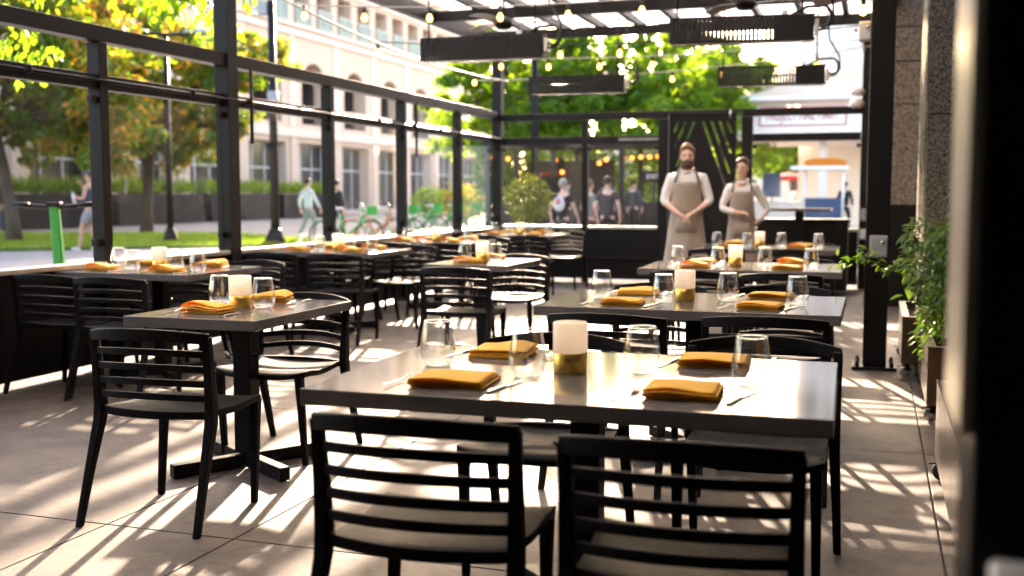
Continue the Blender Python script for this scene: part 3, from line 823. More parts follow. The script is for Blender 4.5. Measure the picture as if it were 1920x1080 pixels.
def make_fork():
    pts = [(-.0035, -.10), (.0035, -.10), (.0045, -.085), (.0025, -.02), (.0028, .025), (.010, .045), (.0115, .06),
           (.0108, .095), (.0088, .095), (.0082, .062), (.0046, .062), (.0040, .095), (.0020, .095), (.0014, .062),
           (-.0014, .062), (-.0020, .095), (-.0040, .095), (-.0046, .062), (-.0082, .062), (-.0088, .095), (-.0108, .095),
           (-.0115, .06), (-.010, .045), (-.0028, .025), (-.0025, -.02), (-.0045, -.085)]
    mb = MB(); mb.plate(pts, [], .0022, Matrix.Identity(4))
    mb.v = [(x * 1.15, y * 1.1, z + .004 + .010 * math.exp(-((y - .03) / .03) ** 2) - .002 * (y > .08) + .003 * (y < -.06)) for x, y, z in mb.v]
    f = thing('fork', '', 'fork', (0, 0, 0), 0, 'forks beside the napkins')
    mb.build('fork_body', M['steel'], f); return f
def make_knife():
    f = thing('table_knife', '', 'knife', (0, 0, 0), 0, 'knives beside the napkins')
    MB().plate([(-.005, -.105), (.005, -.105), (.0065, -.09), (.005, .0), (-.005, .0), (-.0065, -.09)], [], .006, Matrix.Identity(4)).build('handle', M['steel'], f, .0018)
    MB().plate([(-.004, .001), (.005, .001), (.0095, .03), (.0095, .085), (.004, .11), (-.003, .115), (-.004, .09)], [], .0016, Matrix.Translation((0, 0, .002))).build('blade', M['steel'], f)
    return f
GL = make_tumbler(); LA = make_lamp(); NK = [make_napkin(.014, seed=1, d=.205, th=.0046), make_napkin(.018, w=.195, d=.20, seed=2, th=.0048), make_napkin(.034, w=.205, d=.14, seed=3, roll=.006), make_napkin(.034, w=.22, d=.13, seed=5, roll=.012)]
FO = make_fork(); KN = make_knife()
def put(proto, x, y, rz, label, z=.7502):
    if proto.name not in used:
        used[proto.name] = 1; proto.location = (x, y, z); proto.rotation_euler = (0, 0, rz); proto['label'] = label; return proto
    return dup(proto, (x, y, z), rz, label)
pr = random.Random(11)
def setting(tx, ty, dx, dy, far, where, tname, nk, cutlery=True, glass=None, napd=(0, 0), nrz=0):
    """one place: napkin, glass, fork and knife"""
    s = -1 if far else 1
    j = lambda a: pr.uniform(-a, a)
    rz = (PI if far else 0)
    put(NK[nk], tx + dx + napd[0] + j(.012), ty + dy + napd[1] + j(.01), (rz if far and pr.random() < .5 else 0) + nrz + j(.10), f'yellow folded napkin at the {where} place of the {tname}')
    gx, gy = glass if glass else (s * .165 + j(.02), s * .16 + j(.02))
    put(GL, tx + dx + gx, ty + dy + gy, j(1), f'clear stemless glass at the {where} place of the {tname}')
    if cutlery:
        put(FO, tx + dx - s * (.155 + j(.01)), ty + dy + s * (-.02 + j(.02)), rz + j(.10) - .12, f'steel fork at the {where} place of the {tname}')
        put(KN, tx + dx + s * (.15 + j(.01)), ty + dy + s * (.0 + j(.02)), rz + j(.10) - .12, f'steel knife at the {where} place of the {tname}')

A1 = 'nearest wide table on the right'; A2 = 'second wide table on the right'; A3 = 'third wide table on the right'; A4 = 'rearmost wide table before the servers'
B1 = 'front narrow table left of centre'; B2 = 'middle narrow table farther back'
C1 = 'nearest window table at the left'; C2 = 'second window table along the glass'; C3 = 'third window table along the glass'; C4 = 'corner table by the potted tree'
table(T4, -.788, 3.059, .022, 'wide grey stone table nearest the camera, set for four')
table(T4, -.829, 5.348, .0, 'wide grey stone table second from the camera, set for four')
table(T4, -.907, 8.056, .02, 'wide grey stone table third from the camera, in bright light')
table(T4, -1.03, 11.05, .0, 'wide grey stone table farthest back, right in front of the servers')
table(T2, -2.775, 4.366, .016, 'narrow grey table with stone veined edge at the front left')
table(T2, -2.90, 7.98, .0, 'narrow bright topped table in the middle, farther back')
table(TL, -4.79, 6.467, .007, 'window table at the far left edge of the photo')
table(TL, -4.79, 9.17, .0, 'window table beside the glass, second from the left edge')
table(TL, -4.66, 11.30, .0, 'window table beside the glass, third along')
table(TL, -4.40, 13.55, .0, 'table in the far left corner beside the potted tree')
for (cx, cy, tn, cut, nset) in ((-.788, 3.059, A1, True, (0, 1, 0, 0)), (-.829, 5.348, A2, True, (1, 0, 1, 0)), (-.907, 8.056, A3, True, (2, 1, 1, 2)), (-1.03, 11.05, A4, False, (1, 2, 2, 1))):
    setting(cx, cy, -.32, -.255, False, 'near left', tn, nset[0], cut)
    setting(cx, cy, .33, -.235, False, 'near right', tn, nset[2] if tn != A1 else 1, cut)
    setting(cx, cy, -.355, .30, True, 'far left', tn, nset[1], cut, glass=(-.13, -.28), nrz=.1)
    setting(cx, cy, .33, .31, True, 'far right', tn, nset[3], cut, glass=(-.185, -.24))
    put(LA, cx - .06, cy + .02, 0, f'brass and frosted glass lamp in the centre of the {tn}')
for (cx, cy, tn, cut) in ((-2.775, 4.366, B1, True), (-2.90, 7.98, B2, False)):
    setting(cx, cy, -.04, -.235, False, 'near', tn, 2, cut, glass=(.125, .26))
    setting(cx, cy, -.04, .26, True, 'far', tn, 3, cut, glass=(-.165, -.15), nrz=.15)
    put(LA, cx - .01, cy - .02, 0, f'brass and frosted glass lamp in the centre of the {tn}')
for (cx, cy, tn, cut) in ((-4.79, 6.467, C1, True), (-4.79, 9.17, C2, False), (-4.66, 11.30, C3, False), (-4.40, 13.55, C4, False)):
    setting(cx, cy, -.28, -.27, False, 'near left', tn, 2, cut, glass=(.17, .10))
    setting(cx, cy, .26, -.28, False, 'near right', tn, 2, cut, glass=(.16, .12))
    setting(cx, cy, -.28, .25, True, 'far left', tn, 3, cut, glass=(-.13, -.18))
    setting(cx, cy, .24, .27, True, 'far right', tn, 3, cut, glass=(-.17, -.19))
    put(LA, cx - .03, cy + .03, 0, f'brass and frosted glass lamp in the centre of the {tn}')
CH = 'charcoal slatted chair at the '
chair(-1.02, 2.44, .03, CH + 'near left side of the ' + A1)
chair(-.39, 2.40, .05, CH + 'near right side of the ' + A1)
chair(-1.06, 3.56, PI + .04, CH + 'far left side of the ' + A1)
chair(-.36, 3.70, PI - .03, CH + 'far right side of the ' + A1)
chair(-1.08, 4.66, -.04, CH + 'near left side of the ' + A2)
chair(-.43, 4.76, .02, CH + 'near right side of the ' + A2)
chair(-1.14, 5.90, PI, CH + 'far left side of the ' + A2)
chair(-.47, 5.95, PI, CH + 'far right side of the ' + A2)
chair(-1.17, 7.36, -.03, CH + 'near left side of the ' + A3)
chair(-.57, 7.30, .02, CH + 'near right side of the ' + A3)
chair(-1.25, 8.60, PI, CH + 'far left side of the ' + A3)
chair(-.55, 8.62, PI, CH + 'far right side of the ' + A3)
chair(-1.40, 10.35, 0, CH + 'near left side of the ' + A4)
chair(-.75, 10.38, 0, CH + 'near right side of the ' + A4)
chair(-.65, 11.62, PI, CH + 'far right side of the ' + A4)
chair(-2.63, 3.60, .04, CH + 'near side of the front narrow table, turned slightly')
chair(-2.74, 4.70, PI - .02, CH + 'far side of the ' + B1)
chair(-2.78, 7.18, 0, CH + 'near side of the ' + B2)
chair(-2.80, 8.42, PI, CH + 'far side of the ' + B2)
chair(-5.00, 5.72, -.02, CH + 'near left side of the ' + C1)
chair(-4.47, 5.66, .03, CH + 'near right side of the ' + C1)
chair(-5.02, 7.0, PI, CH + 'far left side of the ' + C1)
chair(-4.46, 7.02, PI, CH + 'far right side of the ' + C1)
chair(-5.0, 8.42, 0, CH + 'near left side of the ' + C2)
chair(-4.37, 8.40, .03, CH + 'near right side of the ' + C2)
chair(-5.0, 9.72, PI, CH + 'far left side of the ' + C2)
chair(-4.30, 9.66, PI - .1, CH + 'far right side of the ' + C2)
chair(-4.86, 10.55, 0, CH + 'near left side of the ' + C3)
chair(-4.26, 10.56, 0, CH + 'near right side of the ' + C3)
chair(-4.30, 11.85, PI, CH + 'far right side of the ' + C3)
chair(-4.62, 12.84, 0, CH + 'near left side of the ' + C4)
chair(-4.06, 12.86, 0, CH + 'near right side of the ' + C4)
chair(-3.98, 14.10, PI, CH + 'far right side of the ' + C4)

# service point behind the rearmost table
st = thing('high_table', 'tall black standing table near the right end of the glass wall', 'high table', (-.88, 13.75, 0))
MB().box((0, 0, 1.085), (.76, .55, .035)).build('tabletop', M['stone'], st, .003)
MB().box((0, 0, .55), (.10, .10, 1.03)).build('column', M['black'], st, .003)
MB().box((0, 0, .012), (.5, .5, .024)).build('base', M['black'], st, .003)
cb = thing('drawer_cabinet', 'black service cabinet with drawers below the right glass panel', 'cabinet', (-.88, 14.45, 0))
MB().b2(-.56, .56, -.25, .25, .06, .93).build('body', M['blackpanel'], cb, .004)
MB().b2(-.58, .58, -.27, .27, .931, .96).build('worktop', M['black'], cb, .004)
for i in range(3):
    for x in (-.28, .28):
        d = MB().b2(x - .26, x + .26, -.268, -.252, .12 + i * .265, .12 + i * .265 + .245).build('drawer', M['blackpanel'], cb, .004)
        MB().b2(x - .07, x + .07, -.285, -.270, .12 + i * .265 + .17, .12 + i * .265 + .185).build('handle', M['black'], d, .003)
#@@PART4
# ------------------------------------------------------------------ planters on castors and the climbing plant
def planter(x0, x1, y0, y1, z0, z1, label):
    p = thing('planter_box', label, 'planter', (x0, (y0 + y1) / 2, 0), 0, 'bronze planters on castors')
    b = MB(); t = .012
    b.b2(x0, x0 + t, y0, y1, z0, z1); b.b2(x1 - t, x1, y0, y1, z0, z1); b.b2(x0 + t, x1 - t, y0, y0 + t, z0, z1); b.b2(x0 + t, x1 - t, y1 - t, y1, z0, z1); b.b2(x0 + t, x1 - t, y0 + t, y1 - t, z0, z0 + t)
    P_(b, 'box', M['bronze'], p, 0)
    r = MB(); q = .045
    r.b2(x0 - .003, x0 + q, y0 - .003, y1 + .003, z1, z1 + .006); r.b2(x1 - q, x1 + .003, y0 - .003, y1 + .003, z1, z1 + .006)
    r.b2(x0 + q, x1 - q, y0 - .003, y0 + q, z1, z1 + .006); r.b2(x0 + q, x1 - q, y1 - q, y1 + .003, z1, z1 + .006)
    P_(r, 'rim', M['bronze'], p, 0)
    s = MB(); n = 14; vs = []; fs = []
    for j in range(n + 1):
        for i in range(n + 1):
            x = lerp(x0 + t, x1 - t, i / n); y = lerp(y0 + t, y1 - t, j / n)
            vs.append((x, y, z1 - .06 + .035 * noise.noise(Vector((x * 9, y * 9, 1)))))
    for j in range(n):
        for i in range(n):
            a = j * (n + 1) + i; fs.append((a, a + 1, a + n + 2, a + n + 1))
    s.add(vs, fs, True); P_(s, 'soil', M['soil'], p, 0)
    for cx in (x0 + .05, x1 - .06):
        for cy in (y0 + .06, y1 - .06):
            c = MB(); c.box((cx, cy, z0 - .004), (.075, .06, .006)); c.bar((cx, cy - .012, z0 - .006), (cx - .02, cy - .012, .05), .03, .005, (0, 1, 0)); c.bar((cx, cy + .016, z0 - .006), (cx - .02, cy + .016, .05), .03, .005, (0, 1, 0))
            c.bar((cx - .02, cy, z0 - .014), (cx - .075, cy, z0 - .024), .03, .006)
            co_ = P_(c, 'caster', M['black'], p, 0)
            w = MB().lathe([(0, -.012), (.012, -.013), (.020, -.010), (.038, -.012), (.042, -.006), (.042, .006), (.038, .012), (.020, .010), (.012, .013), (0, .013)], 18)
            w.v = [(cx - .02 + a, cy + c_, .042 + b) for a, b, c_ in w.v]
            wo_ = w.build('wheel', M['steel'] if cy < y0 + .1 and cx < x0 + .1 else M['rubber'], co_)
            wo_.matrix_parent_inverse = Matrix.Identity(4)
            wo_.matrix_parent_inverse = co_.matrix_parent_inverse.copy() if False else Matrix.Identity(4)
    return p
planter(.30, .86, 6.40, 7.72, .10, .425, 'bronze planter box holding the climbing plant')
planter(.20, .76, 7.93, 9.10, .10, .425, 'farthest bronze planter box beside the black column')
planter(.285, .86, 3.2, 5.18, .10, .44, 'nearest bronze planter box with red brown mulch')

def leaf_faces(vs, fs, tv, p, d, n, L, w, tint, fold=.25):
    """leaf blade of six vertices along d with surface normal n"""
    d = d.normalized(); s = d.cross(n)
    if s.length < 1e-4: s = d.orthogonal()
    s.normalize(); n = s.cross(d); b = len(vs)
    q = [p, p + d * L * .35 + s * w * .5 + n * w * fold, p + d * L * .72 + s * w * .36 + n * w * fold * .5 - n * L * .03, p + d * L - n * L * .10,
         p + d * L * .72 - s * w * .36 + n * w * fold * .5 - n * L * .03, p + d * L * .35 - s * w * .5 + n * w * fold, p + d * L * .5]
    vs += [tuple(x) for x in q]
    fs += [(b, b + 1, b + 6), (b + 1, b + 2, b + 6), (b + 2, b + 3, b + 6), (b + 3, b + 4, b + 6), (b + 4, b + 5, b + 6), (b + 5, b, b + 6)]
    tv += [tint] * 6
def leaf_obj(name, vs, fs, tv, mat, parent):
    me = bpy.data.meshes.new(name); me.from_pydata(vs, [], fs); tint_attr(me, tv); me.materials.append(mat)
    o = bpy.data.objects.new(name, me); COL.objects.link(o); o.parent = parent
    return o
def bez(a, b, c, d, t):
    u = 1 - t; return a * u ** 3 + b * 3 * u * u * t + c * 3 * u * t * t + d * t ** 3
def rvec(r): 
    while True:
        v = Vector((r.uniform(-1, 1), r.uniform(-1, 1), r.uniform(-1, 1)))
        if .05 < v.length < 1: return v
def vine_plant(base, label, nstems, r, tmpl):
    p = thing('climbing_plant', label, 'plant', base); stems = MB(); vs = []; fs = []; tv = []
    for k in range(nstems):
        a, e, sag = tmpl(k, r); a = Vector(a); e = Vector(e); L = (e - a).length
        c1 = a + Vector((r.uniform(-.1, .1), r.uniform(-.1, .1), L * .55)); c2 = e + Vector((r.uniform(-.08, .08), r.uniform(-.1, .1), sag))
        pts = [bez(a, c1, c2, e, i / 12) for i in range(13)]
        stems.tube(pts, [.0045 - .003 * i / 12 for i in range(13)], 5)
        nl = int(8 + L * 34)
        for i in range(nl):
            t = .12 + .88 * i / nl; q = bez(a, c1, c2, e, t); v = rvec(r); v.z *= .5
            d = (v + Vector((-.25, -.35, -.25))).normalized()
            q = q + rvec(r) * .05
            leaf_faces(vs, fs, tv, q, d, Vector((r.uniform(-.5, .3), r.uniform(-.7, .2), 1)), r.uniform(.05, .10), r.uniform(.022, .040), r.random())
    stems.build('stem', M['bark'], p); leaf_obj('foliage', vs, fs, tv, M['leaf_dark'], p); return p
r5 = random.Random(21)
def tm(k, r):
    a = (r.uniform(.02, .45), r.uniform(-.55, .5), .27)
    if k < 110: q = r.random(); return a, (-.06 + .62 * q, r.uniform(-.55, .6), .50 + r.random() ** .6 * (.35 + .75 * q)), r.uniform(0, .15)
    if k < 142: return a, (r.uniform(-.20, .16), r.uniform(-.6, .3), r.uniform(.35, .95)), .22
    if k >= 152: q = r.random(); return a, (.10 + .55 * q, r.uniform(-.5, .6), .95 + .55 * r.random() * (.5 + .6 * q)), r.uniform(-.05, .1)
    return a, (r.uniform(-.10, -.02), r.uniform(-.55, .1), r.uniform(.12, .3)), .35
vine_plant((.37, 7.05, .10), 'bushy green climbing plant spilling from the planter at right', 196, r5, tm)
def tm2(k, r):
    return (.06, 0, .38), ((-.52, -.30, .83), (-.38, -.1, .86), (-.10, .0, 1.02), (-.05, .1, .98), (-.08, -.1, .80), (-.12, .2, .90))[k], .10
vine_plant((.30, 7.5, 0), 'yellow green tendrils reaching across the column', 6, random.Random(5), tm2).children[1].data.materials[0] = M['leaf_bright']

# potted olive ball in the far left corner
ol = thing('olive_tree', 'round clipped olive tree in a dark pot in the far left corner', 'potted tree', (-4.70, 14.75, 0))
MB().lathe([(.15, 0), (.19, .35), (.20, .36), (.18, .36), (.16, .32), (0, .31)], 20).build('pot', M['planterdark'], ol)
MB().tube([(0, 0, .3), (.01, 0, .6), (-.005, .01, .95), (0, 0, 1.2)], [.022, .018, .016, .01], 8).build('trunk', M['bark'], ol)
vs = []; fs = []; tv = []; rr = random.Random(8)
for k in range(1500):
    v = rvec(rr); v = v.normalized() * (.33 * (rr.random() ** .4) * (1 + .16 * noise.noise(v * 2.3)))
    leaf_faces(vs, fs, tv, Vector((0, 0, 1.20)) + v, v + rvec(rr) * .25, rvec(rr), rr.uniform(.05, .09), rr.uniform(.014, .022), rr.random())
leaf_obj('crown', vs, fs, tv, M['leaf_olive'], ol)

# ------------------------------------------------------------------ trees outside
def tree(x, y, label, trunk_h, tr, blobs, nleaf, lsize, mat, seed, group=None, droop=.4, lean=(0, 0), name='leafy_tree', ncl=None):
    r = random.Random(seed)
    T = thing(name, label, 'tree', (x, y, 0), 0, group)
    tk = MB(); top = Vector((lean[0], lean[1], trunk_h))
    tk.tube([(0, 0, -.05), (lean[0] * .15, lean[1] * .15, trunk_h * .3), (lean[0] * .6, lean[1] * .6, trunk_h * .7), top], [tr * 1.35, tr, tr * .85, tr * .7], 10)
    for b in blobs:
        c = Vector(b[:3])
        mid = top.lerp(c, .5) + Vector((r.uniform(-.3, .3), r.uniform(-.3, .3), .2))
        tk.tube([top - Vector((0, 0, .2)), mid, c], [tr * .6, tr * .35, tr * .1], 7)
        for q in range(3):
            e = c + Vector((r.uniform(-.7, .7) * b[3], r.uniform(-.7, .7) * b[3], r.uniform(-.3, .7) * b[4]))
            tk.tube([mid, mid.lerp(e, .5) + Vector((0, 0, .15)), e], [tr * .3, tr * .18, tr * .05], 6)
    tk.build('trunk', M['bark'], T)
    vs = []; fs = []; tv = []; tot = sum(b[3] ** 2 * b[4] for b in blobs)
    for b in blobs:
        c = Vector(b[:3]); nb = int(nleaf * b[3] ** 2 * b[4] / tot)
        ncl_ = max(12, int(nb / (ncl or 90)))
        cl = []
        for k in range(ncl_):
            v = rvec(r).normalized() * (r.random() ** .38)
            v = v * (1 + .28 * noise.noise(v * 2.1 + Vector((seed, 0, 0))))
            cl.append((c + Vector((v.x * b[3], v.y * b[3], v.z * b[4])), r.uniform(.22, .5) * (.5 + b[3] * .28), r.uniform(-.22, .22)))
        for k in range(nb):
            q, rad, tb = r.choice(cl)
            o = rvec(r) * rad; o.z *= .7
            d = rvec(r); d.z = d.z * .5 - droop
            L = lsize * r.uniform(.65, 1.35)
            p = q + o; s = d.cross(rvec(r)).normalized(); d.normalize()
            i0 = len(vs); wv = s * L * .27
            vs += [tuple(p), tuple(p + d * L * .45 + wv), tuple(p + d * L), tuple(p + d * L * .45 - wv)]
            fs.append((i0, i0 + 1, i0 + 2, i0 + 3)); tv.append(min(1, max(0, r.random() * .75 + .12 + tb)))
    leaf_obj('crown', vs, fs, tv, mat, T)
    return T
TG = 'street trees outside the left windows'
tree(-21.4, 22.8, 'turning green and orange tree with a leaning trunk at far left', 3.0, .17, [(0, 0, 5.6, 2.6, 2.2), (-2.4, -1, 5.2, 2.2, 2.0), (2.0, .6, 5.0, 2.0, 1.9), (.4, 1.5, 3.3, 2.0, 1.3), (-1, -1.4, 3.2, 2.1, 1.2), (2.6, .6, 3.2, 1.6, 1.2), (0.5, 0, 7.6, 2.4, 1.7)], 30000, .22, M['leaf_autumn'], 31, TG, .5, (-.7, .2))
tree(-22.5, 29.7, 'turning green and orange tree standing on the lawn behind the lamp post', 2.8, .17, [(0, 0, 5.0, 2.5, 2.0), (2.3, .2, 5.3, 1.9, 1.5), (3.6, .5, 5.6, 1.5, 1.2), (-2.2, -.6, 5.0, 2.2, 1.9), (.6, -.8, 3.1, 2.1, 1.2), (-1.2, 0, 7.0, 2.0, 1.3), (2.6, 0, 3.4, 1.6, 1.1), (-2.4, -.5, 3.2, 1.7, 1.2)], 30000, .22, M['leaf_autumn'], 32, TG, .5, (.3, 0))
tree(-27.5, 20.5, 'dense green tree behind the far left tree', 2.6, .2, [(0, 0, 4.8, 2.8, 2.4), (-2, 1, 4.6, 2.4, 2.2), (2, 2, 4.9, 2.4, 2.3), (0, 0, 7, 2.4, 1.6)], 15000, .28, M['leaf_autumn'], 33, TG)
tree(-28.0, 37.0, 'smaller green tree before the facade', 2.6, .14, [(0, 0, 4.6, 2.2, 1.7), (1.4, 1.5, 4.9, 1.8, 1.4), (-1.5, -1, 4.4, 1.8, 1.4), (1.5, -1.5, 3.4, 1.2, .9)], 11000, .28, M['leaf_autumn'], 34, TG)
# overhanging tree close to the terrace; its trunk stands left of the picture
tree(-10.7, 8.3, 'bright green branches hanging into view at the top left', 3.5, .10, [(1.85, 1.35, 2.95, .33, .42), (1.9, 1.4, 3.56, .5, .20), (2.6, 1.65, 3.58, .40, .14), (3.15, 1.9, 3.42, .36, .22), (3.55, 2.0, 3.36, .36, .22), (3.9, 2.05, 3.32, .28, .30), (1.3, 1.6, 3.9, .8, .3)], 1100, .125, M['leaf_bright'], 35, None, .75, (.3, .4), 'overhanging_tree', 14)
BG = 'trees behind the far glass wall'
for i, (x, y, lab, mat, sc) in enumerate([
    (-13.9, 41, 'leafy green tree where the facade meets the far glass wall', 'leaf_green', .85),
    (-12.2, 36, 'full green tree straight behind the corner post', 'leaf_green', 1.05),
    (-9.2, 35, 'full green tree behind the left rear heater', 'leaf_green', 1.0),
    (-6.9, 37, 'sunlit yellow green tree left of the pale theatre', 'leaf_bright', 1.0),
    (-13.8, 48, 'taller tree in the second row behind the corner', 'leaf_green', 1.2),
    (-8.6, 50, 'taller tree in the second row behind the entry panel', 'leaf_green', 1.2), (-5.35, 40, 'sunlit yellow green tree right behind the entry panel', 'leaf_bright', .95)]):
    tree(x, y, lab, 2.8, .16, [(0, 0, 5.2 * sc, 2.0 * sc, 1.7 * sc), (-1.5, -.4, 4.6 * sc, 1.6, 1.4), (1.4, .3, 4.7 * sc, 1.6, 1.4), (.2, -.8, 3.5, 1.7, .8), (0, .2, 6.6 * sc, 1.5, 1.0)], 9000, .25, M[mat], 50 + i, BG)
for i, (x, y, lab) in enumerate([(-4.2, 62, 'distant street tree seen under the marquee'), (-2.2, 75, 'farther street tree seen under the marquee'), (-7.5, 66, 'distant street tree behind the woman'), (-6.0, 84, 'far tree closing the street behind the red car'), (-1.5, 96, 'farthest street tree beside the theatre'), (-10.5, 90, 'far tree at the left side of the street')]):
    tree(x, y, lab, 2.4, .14, [(0, 0, 4.2, 2.0, 1.6), (1, 0, 3.4, 1.4, 1.1), (-1.2, .5, 3.6, 1.5, 1.2)], 5000, .30, M['leaf_green'], 70 + i, 'trees down the street')
def shrub(x, y, z, rx, rz_, n, L, mat, label, seed, name='shrub', group=None):
    r = random.Random(seed); T = thing(name, label, 'shrub', (x, y, z), 0, group); vs = []; fs = []; tv = []; st_ = MB()
    for k in range(14):
        st_.tube([(0, 0, 0), tuple(Vector((r.uniform(-.5, .5) * rx, r.uniform(-.5, .5) * rx, rz_ * r.uniform(.9, 1.5))))], [.012, .004], 5)
    for k in range(n):
        v = rvec(r).normalized() * r.random() ** .4; v *= 1 + .3 * noise.noise(v * 2.5 + Vector((seed, 1, 0)))
        p = Vector((v.x * rx, v.y * rx, rz_ + v.z * rz_)); leaf_faces(vs, fs, tv, p, v + rvec(r) * .6, rvec(r), L * r.uniform(.6, 1.3), L * .4, r.random())
    st_.build('stem', M['bark'], T); leaf_obj('foliage', vs, fs, tv, M[mat], T); return T
shrub(-18.2, 47.0, 0, 1.0, .85, 1300, .2, 'leaf_autumn', 'rusty green shrub seen beside the corner post', 3)
shrub(-21.0, 50.0, 0, .9, .8, 1000, .2, 'leaf_green', 'green shrub left of the rusty shrub', 4)
# long dark planters before the facade, with grasses
def long_planter(y0, y1, label, x=-29.3):
    p = thing('long_planter', label, 'planter', (x, (y0 + y1) / 2, 0), 0, 'dark planters before the facade')
    L = (y1 - y0) / 2
    MB().b2(-.6, .6, -L, L, 0, 1.25).build('wall', M['planterdark'], p)
    MB().b2(-.5, .5, -L + .1, L - .1, 1.251, 1.27).build('soil', M['soil'], p)
    return p
def grasses(y0, y1, label, seed, x=-29.3):
    r = random.Random(seed); t = thing('planter_grass', label, 'plants', (x, (y0 + y1) / 2, 1.27), 0, 'grasses in the dark planters'); vs = []; fs = []; tv = []
    for k in range(int((y1 - y0) * 60)):
        p = Vector((r.uniform(-.45, .45), r.uniform(-(y1 - y0) / 2 + .15, (y1 - y0) / 2 - .15), 0)); d = Vector((r.uniform(-.4, .4), r.uniform(-.4, .4), 1))
        leaf_faces(vs, fs, tv, p, d, rvec(r), r.uniform(.4, .85), .07, r.random(), .1)
    leaf_obj('blades', vs, fs, tv, M['grass'], t); return t
for y0, y1, l in ((30, 35.6, 'at the far left'), (36.2, 42, 'behind the lawn tree'), (42.6, 48.4, 'right of the lamp post'), (49, 55.4, 'behind the walking man in mint')):
    long_planter(y0, y1, 'dark planter wall ' + l); grasses(y0, y1, 'green grasses topping the dark planter ' + l, int(y0))

# ------------------------------------------------------------------ the facade
FX = -32.0
fb = thing('arcade_building', 'long peach building with arches and teal balcony railings on the left', 'building', (FX, 55, 0))
MF = Matrix(((0, 0, 1, FX - .9), (1, 0, 0, 0), (0, 1, 0, 0), (0, 0, 0, 1)))   # u->Y, v->Z, w->X
Y0, Y1 = 24.0, 90.0
holes = []; bays = [58.4 + 5.35 * n for n in range(-6, 6)]
def arch(c, w, z0, zs):
    h = w / 2; P = [(c - h, z0), (c + h, z0), (c + h, zs)]
    for i in range(1, 12): P.append((c + h * math.cos(PI * i / 12), zs + h * math.sin(PI * i / 12)))
    P.append((c - h, zs)); return P
ups = []
for c in bays:
    holes.append(arch(c, 3.1, 5.35, 7.45))
    holes.append([(c - 1.95, .15), (c + 1.95, .15), (c + 1.95, 4.25), (c - 1.95, 4.25)])
    for d in (-1.34, 1.34):
        ups.append(c + d + .0); holes.append([(c + d - .92, 11.1), (c + d + .92, 11.1), (c + d + .92, 13.4), (c + d - .92, 13.4)])
fw_ = MB(); fw_.plate([(Y0, 0), (Y1, 0), (Y1, 16.5), (Y0, 16.5)], holes, .9, MF); P_(fw_, 'front_wall', M['cream'], fb, 0)
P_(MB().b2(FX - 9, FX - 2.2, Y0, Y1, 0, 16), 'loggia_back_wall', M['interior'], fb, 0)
P_(MB().b2(FX - 9, FX - .95, Y0, Y1, 16.1, 16.4), 'roof_slab', M['creamlight'], fb, 0)
for z in (4.75, 10.45):
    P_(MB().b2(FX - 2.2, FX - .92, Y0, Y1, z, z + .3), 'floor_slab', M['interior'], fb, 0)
for z, h, d in ((4.55, .5, .18), (10.35, .35, .14), (10.82, .2, .22), (13.65, .3, .12), (15.9, .6, .35)):
    P_(MB().b2(FX + .002, FX + d, Y0, Y1, z, z + h), 'cornice', M['creamlight'], fb, 0)
for c in bays:
    for e in (-2.67,):
        P_(MB().b2(FX + .003, FX + .12, c + e - .35, c + e + .35, 0, 4.54), 'ground_pier', M['cream'], fb, 0)
        P_(MB().b2(FX + .003, FX + .07, c + e - .32, c + e + .32, 5.1, 10.3), 'upper_pilaster', M['creamlight'], fb, 0)
    w = MB(); w.b2(FX - .75, FX - .72, c - 1.95, c + 1.95, .15, 4.25)
    wo_ = P_(w, 'storefront_window', M['darkwin'], fb, 0)
    f = MB()
    for u in (-1.92, -.65, .65, 1.92): f.b2(FX - .715, FX - .65, c + u - .05, c + u + .05, .15, 4.25)
    for v in (.2, 2.75, 4.2):
        for ua, ub in ((-1.87, -.70), (-.60, .60), (.70, 1.87)): f.b2(FX - .71, FX - .66, c + ua, c + ub, v - .05, v + .05)
    fo_ = f.build('frame', M['winframe'], wo_)
    rl = MB()
    for k in range(17): rl.tube([(FX - .15, c - 1.5 + k * .1875, 5.36), (FX - .15, c - 1.5 + k * .1875, 6.25)], .018, 5)
    rl.tube([(FX - .15, c - 1.54, 6.27), (FX - .15, c + 1.54, 6.27)], .03, 6); P_(rl, 'arch_railing', M['ironrail'], fb, 0)
for c in ups:
    rl = MB(); x = FX + .06
    for v in (11.15, 12.2): rl.b2(x, x + .05, c - .9, c + .9, v - .04, v + .04)
    for u in (-.88, 0, .88): rl.b2(x, x + .045, c + u - .025, c + u + .025, 11.2, 12.15)
    rl.bar((x + .02, c - .85, 11.2), (x + .02, c - .03, 12.1), .03, .03); rl.bar((x + .025, c - .85, 12.1), (x + .025, c - .03, 11.2), .03, .028)
    rl.bar((x + .02, c + .85, 11.2), (x + .02, c + .03, 12.1), .03, .03); rl.bar((x + .025, c + .85, 12.1), (x + .025, c + .03, 11.2), .03, .028)
    for k in range(12): rl.b2(x + .005, x + .02, c - .85 + k * .15, c - .83 + k * .15 + .06, 11.2, 12.15)
    P_(rl, 'balcony_railing', M['teal'], fb, 0)
    P_(MB().b2(FX - .88, FX - .80, c - .92, c - .30, 11.1, 13.4), 'window_shutter', M['creamlight'], fb, 0)
# end block of the left building, nearer, seen between the leaves
db = thing('distant_building', 'hazy grey office block closing the far end of the street', 'building', (-8, 140, 0))
P_(MB().b2(-45, 25, 140, 150, 0, 9), 'block', M['soffit'], db, 0)
for i in range(16):
    for zz in (1.2, 4.4): P_(MB().b2(-28 + i * 3, -26.4 + i * 3, 139.9, 139.99, zz, zz + 1.9), 'window', M['darkwin'], db, 0)
